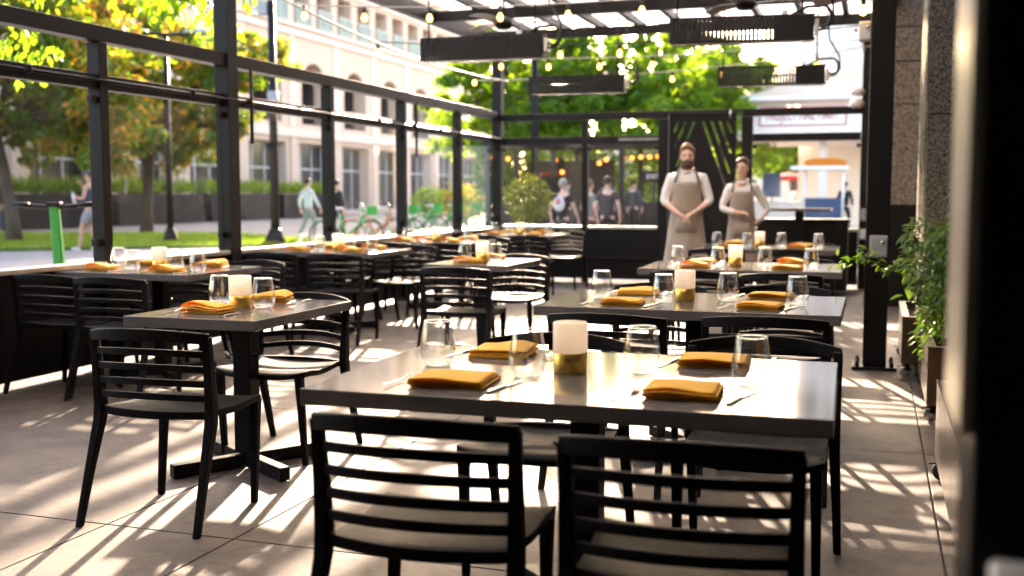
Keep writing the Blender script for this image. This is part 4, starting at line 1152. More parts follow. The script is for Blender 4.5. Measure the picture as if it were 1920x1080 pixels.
# ------------------------------------------------------------------ theatre at the right
th = thing('theatre_building', 'pale theatre with a lit marquee sign at the far right', 'building', (-1.5, 42, 0))
P_(MB().b2(-2.9, 9, 44, 60, 0, 11), 'main_block', M['theatre'], th, 0)
for i in range(7):
    P_(MB().b2(-2.7 + i * .62, -2.42 + i * .62, 43.85, 43.995, 5.6, 10.6), 'wall_rib', M['signwhite'], th, 0)
wd = MB(); wd.add([(-4.75, 39.2, 4.35), (3, 39.2, 4.25), (3, 43.84, 4.9), (-4.75, 43.84, 5.3), (-4.75, 39.2, 4.6), (3, 39.2, 6.6), (3, 43.84, 8.2), (-4.75, 43.84, 5.6)],
    [(0, 3, 2, 1), (4, 5, 6, 7), (0, 1, 5, 4), (1, 2, 6, 5), (2, 3, 7, 6), (3, 0, 4, 7)]); P_(wd, 'sloping_canopy', M['soffit'], th, 0)
P_(MB().b2(-4.7, 3, 38.6, 39.1, 4.5, 4.62), 'canopy_edge', M['signwhite'], th, 0)
mq = MB().b2(-4.55, 2.5, 38.0, 43.6, 3.16, 4.22); mo = P_(mq, 'marquee', M['signwhite'], th, 0)
P_(MB().b2(-4.5, 2.4, 38.05, 43.5, 3.10, 3.155), 'marquee_soffit', M['theatre'], th, 0)
fr = MB()
for a, b in ((4.16, 4.20), (3.56, 3.60)): fr.b2(-3.80, -1.02, 37.965, 37.995, a, b)
for a in (-3.84, -1.02): fr.b2(a, a + .04, 37.965, 37.995, 3.56, 4.20)
fo_ = P_(fr, 'sign_frame', M['signred'], th, 0)
for z in (3.42, 3.30): P_(MB().b2(-4.5, -.4, 37.97, 37.995, z, z + .018), 'sign_rule', M['soffit'], th, 0)
text_obj('sign_letters', 'PROJECT HAIL MARY', .50, M['signred'], th, (-2.42 + 1.5, 37.985 - 42, 3.90), (PI / 2, 0, 0), .006, .50)
P_(MB().b2(-1.9, -1.62, 39.0, 39.25, 0, 3.09), 'marquee_column', M['signwhite'], th, 0)
#@@PART5
# ------------------------------------------------------------------ street furniture outside
def lamp_post(x, y, h, r, label, head, arm=1.0, rz=0):
    t = thing('street_lamp', label, 'street lamp', (x, y, 0), rz)
    MB().tube([(0, 0, 0), (0, 0, h)], [r, r * .8], 12).build('pole', M['black'], t)
    MB().lathe([(r * 2.2, 0), (r * 2.2, .12), (r * 1.4, .35), (r, .4), (0, .4)], 14).build('base', M['black'], t)
    if head:
        MB().tube([(-arm, 0, h + .05), (0, 0, h), (arm, 0, h + .05)], .045, 8).build('arm', M['black'], t)
        for s in (-1, 1):
            MB().lathe([(0, .09), (.2, .06), (.26, .0), (.24, -.03), (0, -.03)], 14, (s * arm, 0, h + .06), sx=1.6).build('lamp_head', M['greybox'], t)
    elif head is False:
        MB().box((-.2, -.02, h * .97), (.26, .2, .34)).build('speaker_box', M['greybox'], t, .02)
        MB().tube([(0, 0, h * .55), (0, 0, h * .55 + .5)], r * 1.25, 12).build('collar', M['greybox'], t)
    return t
lamp_post(-17.4, 23.95, 5.35, .085, 'slim black street lamp with two flat heads on the lawn', True, .8, .5)
lamp_post(-14.5, 24.3, 6.1, .115, 'thick dark pole with a small box on top beyond the left glass', False)
lamp_post(-9.2, 29.5, 6.2, .12, 'dark pole rising behind the left rear heater', None)
lamp_post(-23.2, 60, 6.2, .1, 'thin dark pole in front of the far end of the facade', True, .7, .3)

def scooter(x, y, rz, label):
    s = thing('kick_scooter', label, 'scooter', (x, y, 0), rz)
    MB().b2(-.42, .28, -.075, .075, .10, .15).build('deck', M['black'], s, .01)
    st_ = MB().bar((.36, 0, .16), (.222, 0, 1.185), .10, .09, (1, 0, 0), .075, .06).build('stem', M['green'], s, .012)
    MB().bar((.40, 0, .10), (.36, 0, .30), .10, .10, (1, 0, 0)).build('fork', M['green'], s, .01)
    MB().tube([(.20, -.32, 1.19), (.22, -.10, 1.17), (.22, .10, 1.17), (.20, .32, 1.19)], .020, 8).build('handlebar', M['black'], s)
    for q in (-1, 1):
        MB().tube([(.20, q * .20, 1.185), (.20, q * .33, 1.19)], .022, 8).build('grip', M['black'], s)
    MB().box((.22, 0, 1.19), (.09, .12, .04)).build('display', M['black'], s, .008)
    for xx in (.41, -.46):
        w = MB(); w.tube([(xx + .105 * math.cos(a), 0, .115 + .105 * math.sin(a)) for a in [2 * PI * k / 20 for k in range(20)]], .02, 8, closed=True)
        wo_ = w.build('wheel', M['tyre'], s)
        h = MB(); h.lathe([(0, -.02), (.075, -.02), (.075, .02), (0, .02)], 14); h.v = [(xx + a, c, .115 + b) for a, b, c in h.v]; h.build('hub', M['greybox'], wo_)
    MB().bar((-.33, 0, .17), (-.52, 0, .26), .09, .015, (0, 0, 1)).build('rear_fender', M['green'], s)
    return s
scooter(-6.50, 7.27, 1.95, 'bright green kick scooter with black handlebar outside the left window')
scooter(-7.32, 6.98, 1.9, 'second kick scooter, only its handlebar showing at the left edge')
def bicycle(x, y, rz, label, mat, basket=True):
    b = thing('bicycle', label, 'bicycle', (x, y, 0), rz, 'share bikes parked outside')
    f = MB()
    f.tube([(.36, 0, .80), (.30, 0, .60), (.0, 0, .30)], .030, 8); f.tube([(.0, 0, .30), (-.16, 0, .82)], .024, 8)
    f.tube([(-.10, 0, .62), (-.52, 0, .34)], .014, 6); f.tube([(0, 0, .30), (-.52, 0, .34)], .016, 6); f.build('frame', M[mat], b)
    for xx in (-.52, .52):
        w = MB().tube([(xx + .32 * math.cos(a), 0, .34 + .32 * math.sin(a)) for a in [2 * PI * k / 28 for k in range(28)]], .018, 6, closed=True).build('wheel', M['tyre'], b)
        sp = MB()
        for k in range(10):
            a = PI * k / 10; sp.tube([(xx - .31 * math.cos(a), 0, .34 - .31 * math.sin(a)), (xx + .31 * math.cos(a), 0, .34 + .31 * math.sin(a))], .003, 4)
        sp.build('spokes', M['silver'], w)
    MB().tube([(.52, 0, .34), (.40, 0, .74), (.35, 0, 1.0)], .018, 8).build('front_fork', M[mat], b)
    MB().tube([(.20, -.30, 1.06), (.36, -.16, 1.02), (.36, .16, 1.02), (.20, .30, 1.06)], .015, 8).build('handlebar', M['black'], b)
    MB().tube([(-.16, 0, .80), (-.20, 0, .92)], .014, 8).build('seat_post', M['silver'], b)
    MB().bar((-.34, 0, .95), (-.06, 0, .95), .17, .05, (0, 0, 1), .05, .04).build('saddle', M['white'], b, .015)
    MB().bar((-.82, 0, .62), (-.32, 0, .72), .07, .02).build('rear_fender', M[mat], b)
    if basket:
        k = MB(); k.b2(.46, .70, -.15, .15, .80, .81); k.b2(.46, .465, -.15, .15, .81, 1.0); k.b2(.70, .705, -.15, .15, .80, 1.0); k.b2(.466, .699, -.15, -.145, .81, 1.0); k.b2(.466, .699, .145, .15, .81, 1.0)
        k.build('basket', M[mat], b)
    return b
for i, (px_, y, lab, mt) in enumerate([(-11.4, 22.2, 'green share bike nearest the window post, partly hidden by it', 'green'), (-11.25, 23.3, 'orange framed bicycle parked between green share bikes', 'orange'), (-11.15, 24.1, 'green share bike behind the orange bicycle', 'green'),
        (-11.75, 27.0, 'green share bike left of the middle of the rack', 'green'), (-11.6, 28.2, 'green share bike with dark basket in the middle of the rack', 'green'), (-11.7, 30.0, 'green share bike right of the middle of the rack', 'green'), (-11.4, 32.2, 'last green share bike near the corner post', 'green')]):
    bicycle(px_, y, .42 + .16 * (i % 3), lab, mt, mt == 'green')

# cars and stalls down the street at the right
def car(x, y, rz, label, mat):
    c = thing('parked_car', label, 'car', (x, y, 0), rz)
    prof = [(-2.1, .35), (-2.15, .75), (-1.9, .92), (-1.45, 1.0), (-1.0, 1.38), (-.5, 1.46), (.45, 1.44), (1.0, 1.05), (1.75, .88), (2.1, .70), (2.15, .35)]
    b = MB(); secs = []
    for yy, kx, kz in ((-.85, .96, .95), (-.80, 1, 1), (.80, 1, 1), (.85, .96, .95)): secs.append([Vector((px * kx, yy * (1 - .18 * max(0, (pz - .95) / .5)), .35 + (pz - .35) * kz)) for px, pz in prof])
    b.sweep(None, secs); b.build('body', M[mat], c, .03)
    g = MB(); g.add([(-1.42, -.62, 1.03), (-1.42, .62, 1.03), (-1.03, .56, 1.36), (-1.03, -.56, 1.36)], [(0, 1, 2, 3)]); g.v = [(x_ - .03, y_, z_ + .02) for x_, y_, z_ in g.v]; g.build('rear_window', M['darkwin'], c)
    g = MB(); g.add([(1.02, -.6, 1.07), (1.02, .6, 1.07), (.5, .55, 1.42), (.5, -.55, 1.42)], [(0, 1, 2, 3)]); g.v = [(x_ + .03, y_, z_ + .02) for x_, y_, z_ in g.v]; g.build('windscreen', M['darkwin'], c)
    for s in (-1, 1):
        MB().add([(-1.0, s * .80, 1.04), (.85, s * .80, 1.04), (.45, s * .735, 1.36), (-.85, s * .735, 1.36)], [(0, 1, 2, 3)]).build('side_window', M['darkwin'], c)
        MB().b2(-2.17, -2.11, s * .68 - .12, s * .68 + .12, .72, .88).build('tail_light', M['redlamp'], c)
        MB().b2(2.06, 2.14, s * .62 - .16, s * .62 + .16, .62, .74).build('headlight', M['signwhite'], c)
        for xx in (-1.3, 1.3):
            w = MB().lathe([(0, -.1), (.2, -.1), (.31, -.09), (.33, -.05), (.33, .05), (.31, .09), (.2, .1), (0, .1)], 20); w.v = [(xx + a, s * .80 + c_, .33 + b_) for a, b_, c_ in w.v]
            wo_ = w.build('wheel', M['tyre'], c)
            h = MB().lathe([(0, -.012), (.18, -.01), (.19, .01), (0, .012)], 14); h.v = [(xx + a, s * .905 + c_, .33 + b_) for a, b_, c_ in h.v]; h.build('rim', M['silver'], wo_)
    return c
car(-2.6, 66, PI / 2 + .08, 'blue car seen from behind under the marquee', 'carblue')
car(-4.9, 78, PI / 2 + .1, 'white car farther down the street behind the woman', 'carwhite')
car(-4.1, 92, PI / 2 + .1, 'red car farthest down the street', 'carred')
car(-6.4, 58, PI + .3, 'white car parked across the street, side on', 'carwhite')
def parasol(x, y, h, r, label, mat, name='market_umbrella', cat='umbrella', flat=.22):
    u = thing(name, label, cat, (x, y, 0))
    MB().tube([(0, 0, 0), (0, 0, h)], .03, 8).build('pole', M['silver'], u)
    prof = []; n = 8
    mb = MB(); vs = [(0, 0, h)]; fs = []
    for k in range(16):
        a = 2 * PI * k / 16; q = r * (1 if k % 2 == 0 else .95)
        vs.append((q * math.cos(a), q * math.sin(a), h - flat * r)); 
    for k in range(16):
        a = 2 * PI * k / 16; q = r * (1 if k % 2 == 0 else .95); vs.append((q * math.cos(a), q * math.sin(a), h - flat * r - .16))
    for k in range(16): fs.append((0, 1 + k, 1 + (k + 1) % 16)); fs.append((1 + k, 17 + k, 17 + (k + 1) % 16, 1 + (k + 1) % 16))
    mb.add(vs, fs); o = mb.build('canopy', M[mat], u, recalc=False); s_ = o.modifiers.new('t', 'SOLIDIFY'); s_.thickness = .01
    return u
fc_ = thing('food_cart', 'food cart with an orange canopy and pale counter under the marquee', 'food cart', (-1.55, 44.5 - 9, 0))
MB().b2(-.62, .62, -.4, .4, .35, 1.15).build('body', M['carblue'], fc_, .02)
MB().b2(-1.0, .72, -.55, .55, 2.02, 2.14).build('shelf_roof', M['signwhite'], fc_, .01)
cv = MB(); secs = []
for i in range(9):
    a = PI * i / 8; secs.append([Vector((-.58 + 1.26 * (i / 8), yy, 2.15 + zz)) for yy, zz in ((-.55, 0), (.55, 0), (.50, .14 + .10 * math.sin(a) ** .5), (-.50, .14 + .10 * math.sin(a) ** .5))])
cv.sweep(None, secs); cv.build('canopy', M['awning'], fc_, .01)
for s in (-.58, .58):
    for q in (-.4, .4): MB().tube([(s, q, .35), (s, q, 2.02)], .03, 8).build('post', M['signwhite'], fc_)
for s in (-.45, .45):
    w = MB().tube([(s + .25 * math.cos(a), -.45, .26 + .25 * math.sin(a)) for a in [2 * PI * k / 20 for k in range(20)]], .03, 6, closed=True).build('wheel', M['tyre'], fc_)
parasol(-3.55, 48, 2.2, .8, 'small red parasol far down the street', 'redcloth')
parasol(-9.5, 32.8, 2.15, .62, 'dark red parasol among the trees beyond the glass', 'redcloth', flat=.3)
sg = thing('street_banner', 'blue banner sign on a stand down the street', 'sign', (-3.65, 41, 0), .1)
MB().b2(-.32, .32, -.03, .03, 1.15, 2.05).build('panel', M['carblue'], sg, .004); MB().tube([(0, 0, 0), (0, 0, 1.15)], .04, 8).build('pole', M['silver'], sg)
wl = thing('low_wall', 'pale low wall beyond the high table', 'wall', (-3.2, 40, 0))
MB().b2(-1.0, 1.3, -.2, .2, 0, .95).build('wall_body', M['theatre'], wl, .01); MB().b2(-1.05, 1.35, -.25, .25, .952, 1.02).build('coping', M['signwhite'], wl, .01)
def bollard(x, y, label, mat):
    b = thing('signal_post', label, 'signal light', (x, y, 0)); MB().tube([(0, 0, 0), (0, 0, 1.9)], .05, 8).build('pole', M['black'], b); MB().box((0, -.05, 2.0), (.2, .2, .34)).build('housing', M['black'], b, .01)
    MB().lathe([(0, -.012), (.075, -.01), (.075, .01), (0, .012)], 12).build('lens', mat, b).matrix_local = Matrix.Translation((0, -.165, 2.02)) @ Matrix.Rotation(PI / 2, 4, 'X'); return b
bollard(-5.3, 49, 'signal post with a green light beyond the woman', emit('green lens', (.1, .9, .7), .6))
bollard(-5.0, 58, 'signal post with an amber light down the street', M['warmlamp'])
# dim patio under the trees: bar counter, posts; lamps added for glass reflections
pv = thing('patio_pavilion', 'dark timber patio bar under the trees beyond the glass', 'pavilion', (-9.0, 31.5, 0))
MB().b2(-1.9, 4.3, -1.6, 1.35, 2.62, 2.78).build('roof', M['blackpanel'], pv)
for x in (-1.8, .2, 2.2, 4.1):
    MB().b2(x - .07, x + .07, -1.5, -1.36, 0, 2.6).build('post', M['black'], pv); MB().b2(x - .07, x + .07, 1.1, 1.24, 0, 2.6).build('post', M['black'], pv)
MB().b2(-1.5, 3.6, -.9, -.3, 0, 1.05).build('bar_counter', M['interior'], pv, .01)
MB().b2(-1.2, 1.4, .9, 1.09, 0, 2.3).build('bar_shelf', M['interior'], pv, .01)
for i_, (hx_, hy_) in enumerate(((-11.9, 34.6), (-11.2, 34.0), (-9.6, 34.2), (-8.0, 34.2), (-6.4, 34.0))):
    shrub(hx_, hy_, 0, 1.1, 1.75, 2300, .2, 'leaf_green', ('hedge shrub behind the red parasol', 'hedge shrub at the left post of the patio bar', 'hedge shrub behind the bar shelf', 'hedge shrub behind the right half of the patio bar', 'hedge shrub at the right end of the patio bar')[i_], 200 + i_, 'hedge_shrub', 'hedge shrubs behind the patio bar')
ls = thing('reflection_lamps', 'added orange lamps imitating reflections in the far glass', 'string lights', (-9.0, 31.5, 0))  # lamps added where orange reflections show in the glass
MB().tube([(-2.0, -1.2, 2.45), (0, -1.2, 2.3), (2, -1.2, 2.35), (4.0, -1.2, 2.45)], .01, 5).build('cable', M['cable'], ls)
for x, z in ((-1.7, 2.4), (-1.25, 2.35), (.2, 2.3), (.4, 1.95), (1.5, 2.2), (1.7, 2.3), (2.2, 2.34), (2.45, 2.34), (2.7, 2.36), (2.95, 2.36), (3.2, 2.37), (3.45, 2.38), (3.0, 1.9), (3.9, 1.9)):
    MB().lathe([(0, .06), (.05, .04), (.06, 0), (.05, -.05), (0, -.06)], 10, (x, -1.25, z - .05)).build('bulb', M['warmlamp'], ls)
ex = thing('exit_reflection', 'added exit sign standing in for a reflection in the glass', 'exit sign', (-4.12, 21.0, 0))  # board added outside in place of a reflection in the glass
MB().b2(-.22, .22, -.03, .03, 1.50, 1.72).build('panel', M['blackpanel'], ex, .005)
MB().tube([(0, .05, 0), (0, .05, 1.6)], .02, 8).build('pole', M['black'], ex)
text_obj('lettering', 'EXIT', .13, M['signwhite'], ex, (0, -.035, 1.61), (PI / 2, 0, 0))
# two wall lamps on the restaurant wall, mirrored in the left panes
for y, l in ((17.3, 'nearer'), (24.8, 'farther')):
    w = thing('wall_lamp', f'{l} glowing yellow tube lamp on the restaurant wall', 'wall lamp', (1.18, y, 2.55))
    MB().tube([(-.02, 0, -.30), (-.02, 0, .30)], .03, 10).build('tube', M['tubelamp'], w); MB().box((.045, 0, 0), (.03, .05, .7)).build('backplate', M['black'], w)

# ------------------------------------------------------------------ people
def skin_mesh(name, V, E, root, mat, parent, sub=2, smooth=True):
    """V: {name:(pos,(rx,ry))}; grown with the Skin modifier, then frozen into a mesh"""
    names = list(V); idx = {n: i for i, n in enumerate(names)}
    me = bpy.data.meshes.new(name); me.from_pydata([V[n][0] for n in names], [(idx[a], idx[b]) for a, b in E], [])
    o = bpy.data.objects.new(name, me); COL.objects.link(o)
    s = o.modifiers.new('skin', 'SKIN'); s.use_smooth_shade = True; s.branch_smoothing = .3
    sv = me.skin_vertices[0].data
    for n in names:
        r = V[n][1]; sv[idx[n]].radius = r if isinstance(r, (tuple, list)) else (r, r)
        sv[idx[n]].use_root = (n == root)
    u = o.modifiers.new('sub', 'SUBSURF'); u.levels = sub; u.render_levels = sub
    dg = bpy.context.evaluated_depsgraph_get(); dg.update()
    m2 = bpy.data.meshes.new_from_object(o.evaluated_get(dg)); m2.name = name
    bpy.data.objects.remove(o); bpy.data.meshes.remove(me)
    m2.materials.clear(); m2.materials.append(mat)
    for p in m2.polygons: p.use_smooth = True
    o2 = bpy.data.objects.new(name, m2); COL.objects.link(o2); o2.parent = parent
    return o2
def person(label, x, y, rz, h, arms, legs=None, look=0, top='shirt', top_mat='shirt', sleeve='long', bottom='trousers', bot_mat='blackcloth', hair='short', hair_mat='brownhair', skin='skin', beard=False, apron=False, shoe='shoe', fem=False, group=None, tilt=0, z=0, cap=False):
    k = h / 1.75
    root = thing('person', label, 'person', (x, y, z), rz, group)
    fx = .90 if fem else 1.0
    legs = legs or {}
    V = {}; E = []
    def v(n, p, r): V[n] = (tuple(c * k for c in p), tuple(q * k for q in (r if isinstance(r, tuple) else (r, r))))
    v('pelvis', (0, 0, .95), (.135 * fx, .10)); v('belly', (0, 0, 1.10), (.122 * fx, .092)); v('chest', (0, .01, 1.27), (.15 * fx, .105)); v('upper', (0, .012, 1.39), (.115 * fx, .075))
    v('neck', (0, .008, 1.475), .050 * (.9 if fem else 1))
    cl, sl_ = math.cos(look), math.sin(look)
    def hp(a, b, c): return (a * cl - b * sl_, a * sl_ + b * cl + .0, c)
    v('jaw', hp(0, -.022, 1.545), (.056, .062)); v('face', hp(0, -.012, 1.605), (.073, .085)); v('skull', hp(0, .008, 1.668), (.078, .092)); v('crown', hp(0, .01, 1.715), (.052, .06))
    E += [('pelvis', 'belly'), ('belly', 'chest'), ('chest', 'upper'), ('upper', 'neck'), ('neck', 'jaw'), ('jaw', 'face'), ('face', 'skull'), ('skull', 'crown')]
    J = {}
    for s, n in ((-1, 'r'), (1, 'l')):
        A = arms[n]; sh = Vector((s * .168 * fx, .01, 1.40)); el, wr = Vector(A[0]), Vector(A[1]); hd = Vector(A[2]).normalized(); pn = Vector(A[3]).normalized()
        v('sh' + n, sh, .052 * fx); v('el' + n, el, .038 * fx); v('fa' + n, el.lerp(wr, .35), .036 * fx); v('wr' + n, wr, (.024, .024))
        pm = wr + hd * .055; v('pa' + n, pm, (.034, .020)); side = hd.cross(pn).normalized()
        E += [('upper', 'sh' + n), ('sh' + n, 'el' + n), ('el' + n, 'fa' + n), ('fa' + n, 'wr' + n), ('wr' + n, 'pa' + n)]
        curl = A[4] if len(A) > 4 else .5
        for i, (off, L) in enumerate(((-.028, .070), (-.010, .080), (.010, .076), (.027, .060))):
            b = pm + hd * .022 + side * off; c = b + (hd * math.cos(curl * .6) + pn * math.sin(curl * .6)) * L * .5; d = c + (hd * math.cos(curl * 1.6) + pn * math.sin(curl * 1.6)) * L * .5
            for q, p, r in (('a', b, .0095), ('b', c, .0088), ('c', d, .0075)): v(f'f{n}{i}{q}', p, r)
            E += [('pa' + n, f'f{n}{i}a'), (f'f{n}{i}a', f'f{n}{i}b'), (f'f{n}{i}b', f'f{n}{i}c')]
        ts = A[5] if len(A) > 5 else 1
        b = wr + hd * .03 - side * .026 * ts; c = b + hd * .03 - side * .022 * ts + pn * .008; d = c + hd * .03 - side * .004 * ts + pn * .012
        for q, p, r in (('a', b, .012), ('b', c, .0105), ('c', d, .0085)): v(f't{n}{q}', p, r)
        E += [('wr' + n, f't{n}a'), (f't{n}a', f't{n}b'), (f't{n}b', f't{n}c')]
        J[n] = (sh, el, wr)
        Lg = legs.get(n, ((s * .10, -.012, .50), (s * .105, .025, .085), 0))
        hip = Vector((s * .088, 0, .88)); kn, an = Vector(Lg[0]), Vector(Lg[1]); foot = an + Vector((s * .02, -.15, -.05 + Lg[2]))
        v('hip' + n, hip, .082 * (1.03 if fem else 1)); v('kn' + n, kn, .052); v('ca' + n, kn.lerp(an, .3) + Vector((0, .015, 0)), .050); v('an' + n, an, .034); v('to' + n, foot, (.034, .026))
        E += [('pelvis', 'hip' + n), ('hip' + n, 'kn' + n), ('kn' + n, 'ca' + n), ('ca' + n, 'an' + n), ('an' + n, 'to' + n)]
        J[n] += (hip, kn, an, foot)
    body = skin_mesh('body', V, E, 'pelvis', M[skin], root, 3 if apron else 2)
    g_ = lambda q, w_: math.exp(-(q / w_) ** 2)
    for vt in body.data.vertices:      # model the face into the head of the body mesh
        X_, Y_, Z_ = vt.co / k
        if Z_ < 1.485 or abs(X_) > .2: continue
        a_, b_ = X_ * cl + Y_ * sl_, -X_ * sl_ + Y_ * cl
        ax = abs(a_)
        if b_ < .0:
            f_ = 0
            if 1.572 < Z_ < 1.645: f_ += .030 * g_(a_, .011 + .006 * g_(Z_ - 1.588, .012)) * (min(1, (1.645 - Z_) / .05) if Z_ > 1.586 else max(0, (Z_ - 1.572) / .014))
            f_ -= .009 * g_(ax - .031, .016) * g_(Z_ - 1.621, .013)
            f_ += .005 * g_(Z_ - 1.644, .008) * g_(ax - .026, .026)
            f_ += .010 * g_(a_, .024) * g_(Z_ - 1.512, .018) + .005 * g_(a_, .02) * g_(Z_ - 1.553, .012)
            f_ += .004 * g_(ax - .045, .02) * g_(Z_ - 1.59, .02)
            b_ -= f_
        e_ = .016 * g_(b_ - .012, .014) * g_(Z_ - 1.606, .026) * (ax > .05)
        a_ += math.copysign(e_, a_)
        vt.co = Vector((a_ * cl - b_ * sl_, a_ * sl_ + b_ * cl, Z_)) * k
    # clothing
    V2 = {}; E2 = []
    def w(n, p, r): V2[n] = (tuple(c * k for c in p), tuple(q * k for q in (r if isinstance(r, tuple) else (r, r))))
    w('hem', (0, 0, .87), (.180 * fx, .142)); w('belly', (0, 0, 1.08), (.142 * fx, .112)); w('chest', (0, .01, 1.26), (.168 * fx, .124)); w('upper', (0, .012, 1.385), (.142 * fx, .106)); w('collar', (0, .006, 1.458), (.074, .074))
    E2 = [('hem', 'belly'), ('belly', 'chest'), ('chest', 'upper'), ('upper', 'collar')]
    for n in 'rl':
        sh, el, wr = J[n][:3]
        if sleeve == 'none': continue
        w('sh' + n, sh, .064 * fx); E2.append(('upper', 'sh' + n))
        if sleeve == 'short': w('cuff' + n, sh.lerp(el, .62), .056 * fx); E2.append(('sh' + n, 'cuff' + n))
        else:
            w('ua' + n, sh.lerp(el, .5), .058 * fx); w('el' + n, el, .054 * fx); e = el.lerp(wr, .30 if sleeve == 'rolled' else .86)
            w('cuff' + n, e, .046 if sleeve == 'rolled' else .036); E2 += [('sh' + n, 'ua' + n), ('ua' + n, 'el' + n), ('el' + n, 'cuff' + n)]
    shirt = skin_mesh('shirt', V2, E2, 'hem', M[top_mat], root)
    tx = bpy.data.textures.get('wrinkle') or bpy.data.textures.new('wrinkle', 'CLOUDS'); tx.noise_scale = .10
    dm = shirt.modifiers.new('folds', 'DISPLACE'); dm.texture = tx; dm.strength = .018 * k; dm.mid_level = .5
    if sleeve in ('long', 'rolled'):
        MB().tube([tuple(c * k for c in (math.sin(q) * .066, .004 - math.cos(q) * .066, 1.462 + .016 * math.cos(q + PI))) for q in [2 * PI * i / 18 for i in range(18)]], .016 * k, 8, closed=True).build('collar', M[top_mat], shirt)
    V2 = {}; E2 = []
    w('waist', (0, 0, 1.0), (.150 * fx, .120)); w('seat', (0, 0, .92), (.172, .135))
    E2 = [('waist', 'seat')]
    for n in 'rl':
        hip, kn, an = J[n][3:6]; w('hip' + n, hip + Vector((0, 0, -.03)), .108); E2.append(('seat', 'hip' + n))
        if bottom == 'shorts': w('end' + n, hip.lerp(kn, .82), .080); E2.append(('hip' + n, 'end' + n))
        else: w('kn' + n, kn, .066); w('end' + n, an + Vector((0, 0, .03)), .052); E2 += [('hip' + n, 'kn' + n), ('kn' + n, 'end' + n)]
    skin_mesh('trousers' if bottom != 'shorts' else 'shorts', V2, E2, 'waist', M[bot_mat], root)
    for n in 'rl':
        an, foot = J[n][5:7]; V2 = {}; w('heel', an + Vector((0, .02, -.045)), (.042, .038)); w('mid', an.lerp(foot, .55) + Vector((0, 0, -.015)), (.045, .036)); w('toe', foot + Vector((0, -.03, .002)), (.040, .028))
        skin_mesh('shoe', V2, [('heel', 'mid'), ('mid', 'toe')], 'heel', M[shoe], root)
    # face
    def sph(name, c, r, mat, sx=1, sy=1, sz=1):
        o = MB().lathe([(0, -1)] + [(math.cos(R(a)), math.sin(R(a))) for a in range(-60, 61, 30)] + [(0, 1)], 12); o.v = [((c[0] + a * r * sx) * k, (c[1] + b * r * sy) * k, (c[2] + q * r * sz) * k) for a, b, q in o.v]
        return o.build(name, mat, root)
    for s in (-1, 1):
        sph('eye', hp(s * .030, -.081, 1.621), .0105, M['eye'], 1.25, .7, .62)
        sph('eyebrow', hp(s * .031, -.092, 1.642), .011, M[hair_mat if hair_mat != 'blond' else 'beard'], 1.7, .6, .35)
    sph('mouth', hp(0, -.088, 1.554), .012, M['lips'], 1.7, .5, .45)
    if beard:
        o = MB(); vs = []; fs = []
        for j in range(7):
            for i in range(13):
                a = -1.45 + 2.9 * i / 12; zz = 1.49 + .085 * j / 6 + (.020 * (abs(a) > 1.0) * j / 6)
                rr_ = .067 + .003 * math.sin(i * 3 + j) - .012 * (j == 6) - .020 * (j == 0)
                vs.append(tuple(q * k for q in hp(math.sin(a) * rr_ * 1.0, -math.cos(a) * (rr_ + .022) - .002, zz)))
        for j in range(6):
            for i in range(12):
                if j == 4 and 5 <= i <= 6: continue
                a = j * 13 + i; fs.append((a, a + 1, a + 14, a + 13))
        o.add(vs, fs, True); bo = o.build('beard', M['beard'], root, recalc=False); q = bo.modifiers.new('t', 'SOLIDIFY'); q.thickness = .012; q.offset = 0
    # hair cap
    o = MB(); vs = []; fs = []; nr, ns = 10, 28
    for j in range(nr + 1):
        th_ = R(8 + (100 if hair != 'bald' else 60) * j / nr)
        for i in range(ns):
            a = 2 * PI * i / ns; front = max(0, -math.cos(a) * -1) if False else max(0, math.cos(a - PI))  # 1 at back
            fr_ = max(0, math.cos(a))      # a=0 is front (-y)
            lim = 1 - .42 * fr_ ** .6 if fr_ > 0 else 1 + (.40 if hair == 'long' else .30 if hair != 'bun' else .22) * -math.cos(a)
            t2 = th_ * lim
            wob = 1 + .035 * noise.noise(Vector((math.cos(a) * 3, math.sin(a) * 3, t2 * 3 + x))) + .03 * noise.noise(Vector((a * 9, t2 * 2.5, x)))
            if j == nr: t2 += .16 * noise.noise(Vector((a * 6, x, 2))) - (.28 if hair == 'short' or hair == 'quiff' else 0) * max(0, 1 - abs(abs(math.sin(a)) - 1) * 8) * 0
            rx_, ry_, rz_ = .0855 * wob, .103 * wob, (.104 if hair != 'short' else .100) * wob
            vs.append(tuple(q * k for q in hp(math.sin(a) * math.sin(t2) * rx_, .008 - math.cos(a) * math.sin(t2) * ry_, 1.652 + math.cos(t2) * rz_ + (.020 * fr_ * math.sin(min(PI, t2 * 2.2)) if hair == 'quiff' else 0))))
    for j in range(nr):
        for i in range(ns):
            a = j * ns + i; b = j * ns + (i + 1) % ns; fs.append((a, b, b + ns, a + ns))
    fs.append(tuple(range(ns)))
    o.add(vs, fs, True); ho = o.build('hair' if not cap else 'cap', M['darkcloth'] if cap else M[hair_mat], root, recalc=True); q = ho.modifiers.new('t', 'SOLIDIFY'); q.thickness = .006; q.offset = -1
    if cap: MB().add([tuple(c * k for c in hp(*p)) for p in ((-.07, -.08, 1.672), (.07, -.08, 1.672), (.055, -.165, 1.66), (-.055, -.165, 1.66), (-.07, -.08, 1.68), (.07, -.08, 1.68), (.055, -.165, 1.666), (-.055, -.165, 1.666))], [(0, 3, 2, 1), (4, 5, 6, 7), (0, 1, 5, 4), (1, 2, 6, 5), (2, 3, 7, 6), (3, 0, 4, 7)]).build('cap_peak', M['darkcloth'], root)
    if hair == 'bun':
        sph('hair_bun', hp(.0, .115, 1.665), .045, M[hair_mat], 1, .9, 1)
